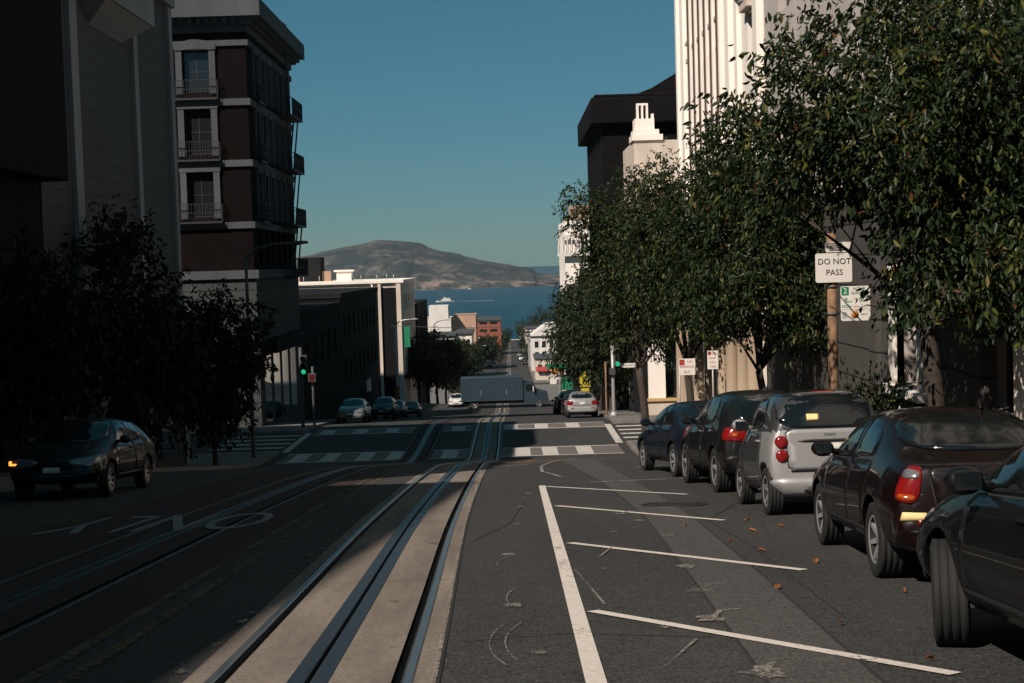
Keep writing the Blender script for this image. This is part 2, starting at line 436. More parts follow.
# pavement blocks (kerb 0.13 m) on both sides
def block(x0, x1, y0, y1):
    m = MB(); H = .13; kx, ox = (x1, x0) if x0 < -5 else (x0, x1)
    s = -1 if x0 < -5 else 1
    strip(m, min(kx+s*.15, ox), max(kx+s*.15, ox), y0, y1, H)
    a, b = sorted((kx, kx+s*.15)); strip(m, a, b, y0, y1, H+.002, 1)
    Yl = ys(y0, y1); vs = []
    for y in Yl: vs += [(kx, y, zg(y)-.1), (kx, y, zg(y)+H+.002)]
    m.add(vs, [(2*i,2*i+1,2*i+3,2*i+2) for i in range(len(Yl)-1)], 1)
    for y in (y0, y1): m.quad((x0,y,zg(y)-.2),(x1,y,zg(y)-.2),(x1,y,zg(y)+H),(x0,y,zg(y)+H), 1)
    tag(m.build('pavement', [M['pavement'], M['kerb']]), kind='structure')
edges = [-58, 62, 70.5, 152, 164, 330, 340, 520, 530, 1400]
for i in range(0, len(edges), 2):
    block(-120, KL, edges[i], edges[i+1]); block(KR, 120, edges[i], edges[i+1])

# painted markings
def marking(name, fn, mats):
    m = MB(); fn(m); return tag(m.build(name, mats, recalc=False), kind='structure')
def f(m):
    ribbon(m, [(.40,1.0),(.40,7.6),(.455,25.05)], .115, .008)
    for (a, b) in (((.46,24.85),(2.62,21.75)), ((.52,20.3),(2.5,17.1)), ((.5,15.04),(2.45,12.1)), ((.47,10.2),(2.32,7.5)), ((.46,5.2),(2.3,2.6))):
        A = Vector(a); B = Vector(b); ribbon(m, [A+(B-A).normalized()*.09, B], .105, .009)
marking('road_marking', f, M['line_white'])
def f(m):
    for x in (-2.86, -2.62): ribbon(m, [(x,-40),(x-.0,9),(x-.18,24),(x-.1,56)], .10, .010)
    for x in (-6.25, -6.45): ribbon(m, [(x,-40),(x,56)], .10, .010)
marking('road_marking', f, M['line_yellow'])
def xwalk(y0, y1, blocks, w=.66):
    def f(m):
        for a, b in ((-9.9, TL-BH-1.33), (TL+BH-1.33, -BH-1.33), (BH-1.30, KR-.4)):
            strip(m, a, b, y0, y0+.2, .008); strip(m, a, b, y1-.2, y1, .008); strip(m, a, b, y0+.2, y1-.2, .005, 1)
        for x in blocks: strip(m, x, x+w, y0+.2, y1-.2, .009)
    marking('crosswalk', f, [M['cross_white'], M['cross_grey']])
xwalk(58.2, 61.9, [-9.5,-8.2,-6.7,-5.4,-3.1,-.02,1.15,2.62])
xwalk(69.2, 71.8, [-9.6,-8.0,-6.4,-3.1,-.5,1.0,2.55])
def f(m):
    for (xa, xb, s) in ((4.95, 8.6, 1), (-13.9, -10.5, -1)):
        for y in (62.6, 64.2, 65.8, 67.4, 69.0): strip(m, xa, xb, y, y+.5, .010)
    ribbon(m, [(4.62,62.6),(4.62,70.4)], .32, .008); ribbon(m, [(-10.2,62.6),(-10.2,70.4)], .3, .008)
marking('crosswalk', f, M['cross_white'])
def f(m):
    for (p, w) in (([(.9,27.5),(.55,30),(.6,33),(1.2,38)], .07), ([(.0,35.5),(1.6,36.6)], .13), ([(2.6,30.6),(4.6,29.9)], .11), ([(1.3,39.0),(2.6,46)], .12), ([(2.6,46),(1.9,52)], .10),
                   ([(1.35,25.6),(3.9,26.1)],.09), ([(-2.6,30.0),(.4,34.5)],.11), ([(-1.9,27.3),(-1.0,27.9)],.12)):
        ribbon(m, p, w, .0125, 0)
marking('road_marking', f, M['faint_white'])
def f(m):
    for x, y in ((.1,47.5),(.3,40.5),(1.0,47.0),(1.25,46.8)): ribbon(m, [(x,y),(x+.28,y+2.4)], .16, .011)
    ribbon(m, [(-.2,38.2),(2.2,43.0)], .11, .011); ribbon(m, [(-.3,36.0),(1.8,40.2)], .10, .0115)
marking('utility_marking', f, M['mark_orange'])
# worn paint and tyre scuffs
def f(m):
    R = random.Random(3)
    for (x, y, r) in ((1.33,7.7,.16),(1.30,9.6,.13),(1.42,11.0,.13),(1.5,12.6,.11),(1.62,15.4,.12),(1.5,17.4,.1),(1.35,18.5,.12),(-.05,10.5,.09),(-.1,14.0,.10),(.0,17.4,.09),(.05,20.2,.08),(.1,8.5,.06),(.75,12.6,.05),(.9,14.6,.05),(.2,23,.07),(.95,9.3,.05),(1.1,16.0,.06)):
        poly = []
        for k in range(14):
            t = 2*PI*k/14; q = r*R.uniform(.45,1.15); poly.append((x+q*math.cos(t)*.9, y+q*math.sin(t)*1.3))
        polysheet(m, poly, .0125)
        if r > .11: ribbon(m, [(x-.02,y-.1),(x+.12,y+.36),(x+.26,y+.38)], .045, .0128)
    for (cx, cy, r, a0, a1) in ((.55,8.9,.75,2.6,3.7),(.62,8.9,.72,2.6,3.6),(.5,10.9,.6,2.4,3.5),(.3,13.2,.5,2.3,3.3)):
        ribbon(m, [(cx+r*math.cos(a0+(a1-a0)*k/24), cy+2*r*math.sin(a0+(a1-a0)*k/24)) for k in range(25)], .012, .013, 0, .1)
    for (a, b) in (((.63,10.4),(.50,12.6)), ((.8,7.9),(1.1,8.8)), ((.75,13.4),(1.0,14.6))): ribbon(m, [a, b], .02, .013)
    R = random.Random(9)
    for k in range(26):
        y = 5.5+k*.75+R.uniform(-.3,.3); x = tc(y)-BH-R.uniform(.02,.16); r = R.uniform(.02,.06)
        polysheet(m, [(x+r*math.cos(t*PI/4)*R.uniform(.5,1), y+2.2*r*math.sin(t*PI/4)*R.uniform(.6,1)) for t in range(8)], .0125)
    ribbon(m, [(tc(y)+BH-.01, y) for y in (5,8,11,14,18,22,26,30)], .03, .0115, 0, .3)
marking('worn_paint', f, M['scuff'])
def f(m):
    Yp = [5,7.5,12,17.6,22,26.8,30,34,38]; L = [1.2,1.3,1.45,1.61,1.6,1.5,1.35,1.25,1.2]; W = [.6,.6,.6,.6,.62,.65,.75,.8,.8]
    for i in range(len(Yp)-1):
        for y0, y1 in [(a, b) for a, b in zip(ys(Yp[i],Yp[i+1]), ys(Yp[i],Yp[i+1])[1:])]:
            g = lambda y, A: float(np.interp(y, Yp, A))
            m.quad((g(y0,L),y0,zg(y0)+.004),(g(y0,L)+g(y0,W),y0,zg(y0)+.004),(g(y1,L)+g(y1,W),y1,zg(y1)+.004),(g(y1,L),y1,zg(y1)+.004))
marking('road_patch', f, M['asphalt_patch'])
def f(m):
    Yp = [4,7.5,12,17.6,22,26.8,30,34]; L = [1.2,1.3,1.45,1.61,1.6,1.5,1.35,1.25]; W = [.6,.6,.6,.6,.62,.65,.75,.8]
    R = random.Random(5)
    for k in (0, 1):
        ribbon(m, [(L[i]+k*W[i]+R.uniform(-.01,.01), Yp[i]) for i in range(len(Yp))], .025, .006, 0, 1)
    for p in (([(-.4,9.0),(.3,9.2),(1.2,8.9)],.014), ([(.6,18.9),(1.6,19.3)],.014), ([(-.5,15.5),(-.1,17.5),(.1,21)],.012), ([(2.2,9.5),(2.35,14),(2.3,19)],.012), ([(2.4,17.5),(3.3,20.5),(3.2,25)],.015)): ribbon(m, p[0], p[1], .006, 0, .4)
    ribbon(m, [(tc(y)+BH+.012, y) for y in (3,7,10,13,17,22,30,40)], .025, .006, 0, 1)
marking('road_seam', f, M['groove'])

def ground_rot(y): return (math.atan(slope(y)), 0, 0)
def text_on(parent, s, size, mat, loc, rot=(PI/2,0,0), depth=.002, align='CENTER', name='lettering', sx=1.0):
    c = bpy.data.curves.new('txt', 'FONT'); c.body = s; c.size = size; c.align_x = align; c.align_y = 'CENTER'; c.extrude = depth; c.resolution_u = 3
    o = bpy.data.objects.new('txt', c); COL.objects.link(o); dg = bpy.context.evaluated_depsgraph_get()
    me = bpy.data.meshes.new_from_object(o.evaluated_get(dg)); bpy.data.objects.remove(o); bpy.data.curves.remove(c)
    me.materials.clear(); me.name = name
    return link(name, me, mat, parent, Matrix.LocRotScale(Vector(loc), Euler(rot), Vector((sx,1,1))))
# ONLY, painted for the traffic coming up the hill
t = text_on(None, 'ONLY', 1.0, M['only_white'], (0,0,0), (0,0,0), 0)
me = t.data
xs = [v.co.x for v in me.vertices]; yv = [v.co.y for v in me.vertices]; x0, x1, y0, y1 = min(xs), max(xs), min(yv), max(yv)
bm = bmesh.new(); bm.from_mesh(me); bmesh.ops.triangulate(bm, faces=bm.faces)
for _ in range(2): bmesh.ops.subdivide_edges(bm, edges=[e for e in bm.edges if e.calc_length() > .15], cuts=2); bmesh.ops.triangulate(bm, faces=bm.faces)
for v in bm.verts:
    u = (v.co.x-x0)/(x1-x0); w = (v.co.y-y0)/(y1-y0); yy = 20.6-w*2.7
    v.co = (-3.38-u*2.85, yy, zg(yy)+.013)
bm.to_mesh(me); bm.free(); t.matrix_world = Matrix(); t.name = 'lane_lettering'; tag(t, kind='structure')

# ------------------------------------------------------------------ sea and hills
def seamat():
    t = NT('sea'); p = t.pos()
    a = t.noise(t.mapping(p, (.01,.004,1)), 1, 6, .6)
    t.col(t.mix(t.ramp(a,[(.3,0),(.7,1)]), (.003,.040,.072), (.005,.054,.092))).set(Roughness=.5, IOR=1.33, Specular_IOR_Level=.08)
    t.bump(t.noise(t.mapping(p,(.25,.1,1)), 1, 4), .6, 2.0); return t.mat
m = MB(); m.add([(-30000,1380,-90),(30000,1380,-90),(30000,40000,-90),(-30000,40000,-90)], [(0,1,2,3)])
tag(m.build('sea', seamat()), kind='structure')
def hillmat():
    t = NT('island_scrub'); p = t.pos(); s = t.sep(p)
    a = t.noise(t.mapping(p,(1,.5,2.2)), .0085, 8, .7); b = t.noise(t.mapping(p,(1,.5,2)), .035, 5, .7)
    k = t.mix(t.ramp(a, [(.46,0),(.6,1)]), (.008,.015,.017), (.115,.10,.085))
    k = t.mix(t.ramp(b, [(.48,0),(.56,.9)]), k, (.012,.019,.018))
    low = t.math('MULTIPLY', t.ramp(t.math('DIVIDE', t.math('ADD', s[2], 90), 100), [(0,1),(.30,1),(.42,0)]), t.ramp(t.noise(t.mapping(p,(1,1,.1)), .012, 5), [(.5,0),(.6,1)]))
    k = t.mix(low, k, (.22,.165,.13))
    t.col(k).set(Roughness=.95, Specular_IOR_Level=.1); return t.mat
sil = [(-2600,25),(-1900,80),(-1500,110),(-955,150),(-860,168),(-760,192),(-680,210),(-600,220),(-500,213),(-400,196),(-270,154),(-140,117),(-50,95),(40,74),(130,54),(195,40),(300,30),(420,18),(560,0)]
sx, sz = zip(*sil)
m = MB(); nx, ny = 150, 46; vs = []
def fbm(x, y):
    v = 0
    for k, (fq, am) in enumerate(((.0021,1),(.0047,.55),(.0105,.3),(.023,.16))):
        v += am*math.sin(x*fq*1.9+k*1.7+1.3*math.sin(y*fq+k))*math.cos(y*fq*1.4+k*2.1+math.sin(x*fq*.8))
    return v
for j in range(ny):
    for i in range(nx):
        x = -2600+i*3160/(nx-1); v = j/(ny-1); y = 5500+v*2200
        h = float(np.interp(x, sx, sz)); pr = math.sin(PI*min(1, max(0, v*1.08)))**.85
        z = h*pr*(1+.09*fbm(x,y)*abs(2*v-1)**1.2) + (5*fbm(x*3,y*3) if 0 < j < ny-1 else 0)*min(1,h/60)*pr
        if j > 0 and pr > 0: z = max(z, min(h, 14+10*fbm(x*2,y)) * (1 if j == 1 else 1) * min(1, pr*8))
        vs.append((x + 60*fbm(x*2,500)*(1-v), y+90*math.sin(x*.004)*(1-v), -91.5+max(0,z)))
m.add(vs, [(j*nx+i, j*nx+i+1, (j+1)*nx+i+1, (j+1)*nx+i) for j in range(ny-1) for i in range(nx-1)], 0, True)
tag(m.build('island_hill', hillmat()), kind='structure')
# boats
def boat(name, label, x, y, L, rot, wake):
    r = empty(name, (x,y,-90), (0,0,rot)); tag(r, label, 'boat')
    b = MB(); n = 12; vs = []; fs = []
    for i in range(n+1):
        u = i/n; w = L*.12*(1-(max(0,u-.55)/.45)**2)**.5 if u < 1 else .01
        for (sxx, z) in ((-.7,-.4),(-1,L*.06),(1,L*.06),(.7,-.4)): vs.append((-L/2+u*L, sxx*w, z+(L*.02*u*u if z>0 else 0)))
    for i in range(n):
        for k in range(3): fs.append((4*i+k,4*i+k+1,4*i+5+k,4*i+4+k))
    fs += [(0,1,2,3)]; b.add(vs, fs); b.build('hull', M['white_stucco'], r)
    c = MB(); c.box(-L*.3,L*.22,-L*.08,L*.08,L*.06,L*.14); c.box(-L*.25,L*.12,-L*.07,L*.07,L*.14,L*.21); c.box(-.02*L,.08*L,-L*.05,L*.05,L*.21,L*.25); c.build('cabin', M['white_stucco'], r)
    c = MB(); c.tube([(0,0,L*.2),(0,0,L*.36)], L*.006, 6); c.build('mast', M['white_stucco'], r)
    if wake:
        w = MB(); w.add([(-L*.5,-L*.08,.3),(-L*.5,L*.08,.3),(-L*2.6,L*.5,.25),(-L*2.6,-L*.5,.25)], [(0,1,2,3)])
        w.build('wake', paint_worn('foam', (.6,.62,.63), .5, .1), r)
boat('ferry', 'white ferry trailing a foamy wake across the bay', -139*1.18, 3560, 46, PI+.1, True)
boat('sailing_yacht', 'tiny white boat under the shore of the island hill', -150, 5280, 22, .3, False)

# ------------------------------------------------------------------ buildings
_wcache = {}
def window_mesh(w, h, fr, bars, depth=.06, fmat='white_trim'):
    k = (round(w,2), round(h,2), fr, bars)
    if k not in _wcache:
        a = MB(); t = .055 if fr != 'thick' else .1
        a.box(-w/2, -w/2+t, 0, depth, 0, h); a.box(w/2-t, w/2, 0, depth, 0, h); a.box(-w/2+t, w/2-t, 0, depth, 0, t); a.box(-w/2+t, w/2-t, 0, depth, h-t, h)
        bx, bz = bars
        for i in range(1, bx): a.box(-w/2+w*i/bx-.02, -w/2+w*i/bx+.02, .008, depth-.01, t, h-t)
        for i in range(1, bz): a.box(-w/2+t, w/2-t, .011, depth-.013, h*i/bz-.02, h*i/bz+.02)
        p = MB(); p.quad((-w/2+t*.5,depth*.6,t*.5),(w/2-t*.5,depth*.6,t*.5),(w/2-t*.5,depth*.6,h-t*.5),(-w/2+t*.5,depth*.6,h-t*.5))
        fm = a.mesh('window'); pm = p.mesh('pane', False); fm.materials.append(M['iron' if fr == 'dark' else 'white_trim']); pm.materials.append(M['glass'])
        _wcache[k] = (fm, pm)
    return _wcache[k]
class Face:
    """one wall plane: P0 left-bottom seen from outside, U along it, N outward"""
    def __init__(s, x, y, U, N): s.P = Vector((x,y,0)); s.U = Vector((*U,0)); s.N = Vector((*N,0))
    def pt(s, u, z, d=0): return s.P + s.U*u + Vector((0,0,z)) - s.N*d
    def mtx(s, u, z, d=0):
        m = Matrix((s.U, -s.N, Vector((0,0,1)))).transposed().to_4x4(); m.translation = s.pt(u, z, d); return m
def wall_face(mb, F_, W, z0, z1, ops, depth=.18, mi=0, mir=None):
    mir = mi if mir is None else mir
    us = sorted({0, W, *[o[0] for o in ops], *[o[1] for o in ops]}); zs = sorted({z0, z1, *[o[2] for o in ops], *[o[3] for o in ops]})
    for a, b in zip(us, us[1:]):
        for c, d in zip(zs, zs[1:]):
            mu, mz = (a+b)/2, (c+d)/2
            if any(o[0] < mu < o[1] and o[2] < mz < o[3] for o in ops): continue
            mb.quad(F_.pt(a,c), F_.pt(b,c), F_.pt(b,d), F_.pt(a,d), mi)
    for (a, b, c, d) in [o[:4] for o in ops]:
        p = [(a,c),(b,c),(b,d),(a,d)]
        for (q, r) in zip(p, p[1:]+p[:1]): mb.quad(F_.pt(*q), F_.pt(*r), F_.pt(*r,depth), F_.pt(*q,depth), mir)
        mb.quad(*[F_.pt(*q, depth) for q in p], mir)
def put_windows(root, F_, ops, depth=.18, bars=(2,2), fr='thin'):
    for (a, b, c, d) in [o[:4] for o in ops]:
        fm, pm = window_mesh(b-a, d-c, fr, bars)
        w = link2('window', fm, root, F_.mtx((a+b)/2, c, depth-.07)); link2('pane', pm, w)
def grid(u0, u1, nu, w, zs, h): 
    return [(u0+(u1-u0)*(i+.5)/nu-w/2, u0+(u1-u0)*(i+.5)/nu+w/2, z, z+h) for z in zs for i in range(nu)]
def fbox(mb, F_, u0, u1, z0, z1, out, mi=0, back=.01):
    """box standing proud of the wall by `out`"""
    A = [F_.pt(u, z, d) for u in (u0,u1) for d in (back,-out) for z in (z0,z1)]
    mb.add(A, [(0,1,3,2),(4,6,7,5),(0,4,5,1),(2,3,7,6),(0,2,6,4),(1,5,7,3)], mi)

def house(name, label, cat, side, y0, y1, zt, wall, depth=18, xw=None, street=(), near=(), bars=(2,2), group=None, cornice=None, trim='white_trim', zb=None, roof='roof_grey', rd=.18, parapet=.5, fr='thin'):
    """a building on one side of the street: near wall faces up the street, street wall faces the road"""
    xw = xw if xw is not None else (WL if side < 0 else WR); xo = xw+side*depth
    zb = zb if zb is not None else min(zg(y0), zg(y1))-1.2
    root = empty(name, ((xw+xo)/2, (y0+y1)/2, zg((y0+y1)/2))); tag(root, label, cat, group)
    inv = Matrix.Translation(-root.location)
    if side < 0: SF = Face(xw, y0, (0,1), (1,0)); NF = Face(xo, y0, (1,0), (0,-1)); Wn = depth
    else: SF = Face(xw, y1, (0,-1), (-1,0)); NF = Face(xw, y0, (1,0), (0,-1)); Wn = depth
    m = MB(); wall_face(m, SF, y1-y0, zb, zt, street, rd); wall_face(m, NF, Wn, zb, zt, near, rd)
    a, b = sorted((xw, xo))
    m.quad((a,y1,zb),(b,y1,zb),(b,y1,zt),(a,y1,zt)); m.quad((xo,y0,zb),(xo,y1,zb),(xo,y1,zt),(xo,y0,zt))
    w = link('wall', m.mesh('wall', False), M[wall], root, inv)
    r = MB(); r.box(a+.02,b-.02,y0+.02,y1-.02,zt-parapet-.2,zt-parapet); rr = r.build('roof', M[roof], root, inv)
    if True:
        p = MB()
        t = .22
        for q in ((a,a+t,y0,y1),(b-t,b,y0,y1),(a+t,b-t,y0,y0+t),(a+t,b-t,y1-t,y1)): p.box(q[0]+.003,q[1]-.003,q[2]+.003,q[3]-.003,zt-parapet-.1,zt+.004)
        p.build('parapet', M[wall], root, inv)
    if cornice:
        out, h = cornice
        c = MB(); c.box(a-(out if side>0 else -.01), b+(out if side<0 else -.01), y0-out, y1, zt-h, zt+.06)
        c.box(a-(out*.5 if side>0 else -.02), b+(out*.5 if side<0 else -.02), y0-out*.5, y1-.01, zt-h*1.6, zt-h-.002)
        c.build('cornice', M[trim], root, inv, bevel=.03)
    class H: pass
    h = H(); h.root = root; h.inv = inv; h.S = SF; h.N = NF; h.zb = zb
    put_windows_inv(h, SF, street, rd, bars, fr); put_windows_inv(h, NF, near, rd, bars, fr)
    return h
def put_windows_inv(h, F_, ops, depth, bars, fr='thin'):
    for (a, b, c, d) in [o[:4] for o in ops]:
        fm, pm = window_mesh(b-a, d-c, fr, bars)
        w = link2('window', fm, h.root, h.inv @ F_.mtx((a+b)/2, c, depth-.07)); link2('pane', pm, w)
def part(h, name, mat, fn, bevel=0):
    m = MB(); fn(m); return m.build(name, M[mat] if isinstance(mat, str) else [M[x] for x in mat], h.root, h.inv, bevel=bevel)

# left side ------------------------------------------------------
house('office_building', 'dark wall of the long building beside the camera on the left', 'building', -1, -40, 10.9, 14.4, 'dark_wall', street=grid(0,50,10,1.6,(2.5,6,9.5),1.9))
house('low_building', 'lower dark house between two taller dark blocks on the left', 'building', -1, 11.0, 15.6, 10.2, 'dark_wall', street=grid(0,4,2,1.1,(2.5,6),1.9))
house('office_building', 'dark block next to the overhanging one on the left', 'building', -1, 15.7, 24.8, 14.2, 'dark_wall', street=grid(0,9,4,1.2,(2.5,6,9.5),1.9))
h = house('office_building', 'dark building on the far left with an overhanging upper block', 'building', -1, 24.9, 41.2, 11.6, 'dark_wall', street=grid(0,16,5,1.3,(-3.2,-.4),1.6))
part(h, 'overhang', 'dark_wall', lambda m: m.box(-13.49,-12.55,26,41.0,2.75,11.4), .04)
h = house('apartment_building', 'grey building with pale vertical strips across the street from the trees', 'building', -1, 41.4, 58.1, 11.1, 'grey_siding', depth=20)
for (a, b) in ((3.0,3.75),(10.55,11.1),(16.15,16.69)): part(h, 'pilaster', 'grey_strip', lambda m: fbox(m, h.S, a, b, h.zb, 11.05, .14))
def f(m):
    fbox(m, h.S, 4.4, 10.5, 8.9, 11.6, .95)
    A = [h.S.pt(u,z,d) for (u,z,d) in ((4.6,8.88,-.9),(10.3,8.88,-.9),(10.3,8.88,.02),(4.6,8.88,.02),(5.5,8.2,.02),(9.4,8.2,.02))]
    m.add(A, [(0,1,2,3),(0,4,5,1),(0,3,4),(1,5,2)])
part(h, 'bay_window', 'grey_strip', f)
for a, b, c in ((-4.4,-3.9,.25),(10.7,11.15,.3)): part(h, 'string_course', 'grey_strip', lambda m: fbox(m, h.S, 0, 16.7, a, b, c))
for u in (1.0, 5.2, 8.2, 12.6): 
    part(h, 'shop_window', 'glass', lambda m: fbox(m, h.S, u, u+1.9, -7, -4.7, .02))

# the brick corner block
st_ops = []; zrow = [(9.5,2.15),(6.25,2.35),(2.95,2.35),(.35,2.0)]
for (z, hh) in zrow:
    for i in range(6): st_ops.append((1.75+i*2.05, 2.75+i*2.05, z, z+hh))
nr_ops = []
for (z, hh) in zrow[:3]: nr_ops += [(12.3,13.5,z,z+hh),(14.65,16.05,z,z+hh),(8.6,9.9,z,z+hh),(5.2,6.5,z,z+hh)]
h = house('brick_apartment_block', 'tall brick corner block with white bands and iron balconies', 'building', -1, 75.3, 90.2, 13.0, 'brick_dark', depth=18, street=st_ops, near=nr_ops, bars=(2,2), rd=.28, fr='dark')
def f(m):
    m.box(-31.5,-12.55,74.35,90.6,13.25,14.15); m.box(-31.5,-13.05,74.85,90.3,12.9,13.25); m.box(-31.5,-13.35,75.15,90.25,12.55,12.9)
    for i in range(40): m.box(-31.2+i*.45,-31.0+i*.45,74.6,74.85,12.98,13.248)
    for i in range(34): m.box(-13.05,-12.8,75+i*.45,75.2+i*.45,12.98,13.248)
part(h, 'cornice', 'white_trim', f)
for (z0, z1, o) in ((11.85,12.15,.14),(8.75,9.1,.16),(5.55,5.9,.16),(2.3,2.65,.16),(-.35,.1,.28)):
    def f(m): fbox(m, h.N, 0, 18.0+o, z0, z1, o); fbox(m, h.S, .0, 14.9, z0, z1, o)
    part(h, 'string_course', 'white_trim', f)
def surround(m, F_, a, b, z, hh, w=.3, o=.14):
    fbox(m, F_, a-w, a-.01, z-.1, z+hh+.02, o); fbox(m, F_, b+.01, b+w, z-.1, z+hh+.02, o); fbox(m, F_, a-w-.05, b+w+.05, z+hh+.019, z+hh+.34, o+.03)
for (z, hh) in zrow[:3]:
    for a, b in ((5.2,6.5),(8.6,9.9),(12.3,13.5),(14.65,16.05)):
        part(h, 'window_surround', 'white_trim', lambda m: surround(m, h.N, a, b, z, hh, .34))
        if z > 9:
            def f(m):
                c = (a+b)/2; n = 12; vs = []; fs = []
                for k in range(n+1):
                    t = PI*k/n
                    for (rr, rz_, d) in ((.62,.05,.2),(1.02,.55,.2),(1.02,.55,0)): vs.append(h.N.pt(c+rr*math.cos(t), z+hh+.02+rz_*math.sin(t), -d))
                for k in range(n):
                    for q in (0,1): fs.append((3*k+q,3*k+q+1,3*k+q+4,3*k+q+3))
                m.add(vs, fs)
            part(h, 'window_arch', 'white_trim', f)
    for i in range(6): part(h, 'window_surround', 'white_trim', lambda m: surround(m, h.S, 1.75+i*2.05, 2.75+i*2.05, z, hh, .26))
def f(m):
    fbox(m, h.N, 0, 18.1, h.zb, -.36, .1); fbox(m, h.S, 0, 14.85, h.zb, -.36, .1)
part(h, 'stone_base', 'base_stone', f)
for u in (1.2, 4.2, 7.2, 10.2): part(h, 'shop_window', 'glass', lambda m: fbox(m, h.S, u, u+2.1, -8.3, -4.6, .12))
for u in (9.4, 13.3): part(h, 'shop_window', 'glass', lambda m: fbox(m, h.N, u, u+2.2, -7.8, -4.4, .12))
part(h, 'awning', 'dark_grey_wall', lambda m: fbox(m, h.S, 1.0, 14.6, -4.4, -3.7, .9)); part(h, 'awning', 'dark_grey_wall', lambda m: fbox(m, h.N, 9, 16, -4.2, -3.6, .6))
def iron_balcony(m, F_, u0, u1, z, d, hh=1.05):
    fbox(m, F_, u0, u1, z-.10, z, d)
    for zz in (z+hh, z+hh*.5): fbox(m, F_, u0, u1, zz-.03, zz, d, 0, -d+.04)
    n = int((u1-u0)/.14)
    for i in range(n+1): 
        u = u0+(u1-u0-.02)*i/n; fbox(m, F_, u, u+.02, z, z+hh, d, 0, -d+.025)
    for u in (u0, u1-.03):
        fbox(m, F_, u, u+.03, z+hh-.03, z+hh, d)
        for k in range(1, int(d/.14)): A = k*.14; m.box(*sorted((F_.pt(u,0,-A).x, F_.pt(u+.02,0,-A-.02).x)), *sorted((F_.pt(u,0,-A).y, F_.pt(u+.02,0,-A-.02).y)), z, z+hh)
for z in (9.15, 5.95, 2.7):
    part(h, 'iron_balcony', 'iron', lambda m: iron_balcony(m, h.N, 11.9, 16.5, z, .45, .95))
    part(h, 'iron_balcony', 'iron', lambda m: iron_balcony(m, h.S, 1.4, 3.3, z, .4, .95))
for z in (9.15, 5.95, 2.7, -.3):
    part(h, 'fire_escape_landing', 'iron', lambda m: iron_balcony(m, h.S, 8.6, 12.7, z, 1.05, 1.0))
def f(m):
    m.tube([(-12.9,85,9),(-12.9,85,14.6),(-13.2,85,14.75),(-14.3,85,14.75)], .05, 6); m.tube([(-12.9,85.5,9),(-12.9,85.5,14.6),(-13.2,85.5,14.75),(-14.3,85.5,14.75)], .05, 6)
    for k in range(20): m.box(-12.93,-12.87,85,85.5,9+k*.28,9.03+k*.28)
    for (za, zb_) in ((5.95,9.1),(2.7,5.9),(-.3,2.6)): m.tube([(-12.7,85.2,za),(-12.7,87.6,zb_)], .05, 5); m.tube([(-12.95,85.2,za),(-12.95,87.6,zb_)], .05, 5)
part(h, 'ladder', 'iron', f)

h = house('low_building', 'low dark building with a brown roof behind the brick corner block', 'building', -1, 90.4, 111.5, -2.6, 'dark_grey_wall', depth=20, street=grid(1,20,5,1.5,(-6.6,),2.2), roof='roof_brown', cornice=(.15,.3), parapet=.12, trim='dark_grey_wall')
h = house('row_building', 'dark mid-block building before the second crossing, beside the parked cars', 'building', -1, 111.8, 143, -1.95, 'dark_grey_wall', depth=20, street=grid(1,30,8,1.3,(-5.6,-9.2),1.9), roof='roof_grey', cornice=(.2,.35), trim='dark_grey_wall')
def f(m): fbox(m, h.S, 18, 22, -11.6, -10.3, .1)
part(h, 'wall_sign', 'sign_grey', f)
part(h, 'street_awning', 'dark_wall', lambda m: fbox(m, h.S, 4, 14, -11.4, -10.9, 1.2))
# unseen tall block, added for the shadow it throws towards the second crossing
house('shadow_block', 'unseen tall block added for its shadow, behind the low brown-roofed building', 'building', -1, 117, 138, 20.5, 'dark_grey_wall', xw=-34.0, depth=14, near=grid(1,13,4,1.4,(2,6,10,14),2))
h = house('cream_building', 'cream building with rooftop tank house beyond the second crossing', 'building', -1, 167, 190, -1.5, 'cream2', depth=26, xw=-12.85, street=grid(2.5,22,5,1.2,(-5.2,-8.8,-12.4),2.0), near=[(u,u+1.7,-4.1,-2.5) for u in (9.2,12.2,18.6,22.6)]+[(u,u+1.2,-7.9,-6) for u in (10,13,17,20)], cornice=(.35,.3), trim='cream', parapet=.3)
for a, b in ((23.3,23.65),(25.45,25.98)): part(h, 'pilaster', 'cream2', lambda m: fbox(m, h.N, a, b, h.zb, -1.9, .35))
part(h, 'shade_panel', 'dark_wall', lambda m: fbox(m, h.N, 20.5, 25.44, h.zb, -2.35, .05)); part(h, 'downpipe', 'cream', lambda m: m.tube([(-16.2,166.6,-1.9),(-16.2,166.6,-17)], .09, 6))  # dark panel paints the neighbouring building's shade onto the lower wall
part(h, 'green_banner', 'sign_green', lambda m: m.box(-12.8,-11.95,166.9,167.0,-9.4,-6.9))
part(h, 'shaded_canopy', 'dark_wall', lambda m: fbox(m, h.S, 1, 22, -13.2, -12.8, .7))
h2 = h
def f(m):
    m.box(-26.0,-23.4,176,180,-1.75,1.55); 
part(h, 'tank_house', 'dark_grey_wall', f)
part(h, 'roof_vent', 'tan', lambda m: m.box(-26.9,-26.0,177,178.4,-1.75,-.35)); part(h, 'roof_vent', 'tan', lambda m: m.box(-23.3,-22.2,176.5,178,-1.75,-.2))
def f(m): m.box(-21.2,-19.4,174,176,-1.75,-.35); m.box(-21.5,-19.1,173.8,176.2,-.33,-.1)
part(h, 'roof_hut', 'cream', f)
def f(m):
    for x in (-24.8,-22.9,-17.9,-16.0,-14.8,-14.0): m.tube([(x,171,-1.7),(x,171,-.8+.3*(x%1))], .05, 5)
part(h, 'roof_pipe', 'pole_metal', f)
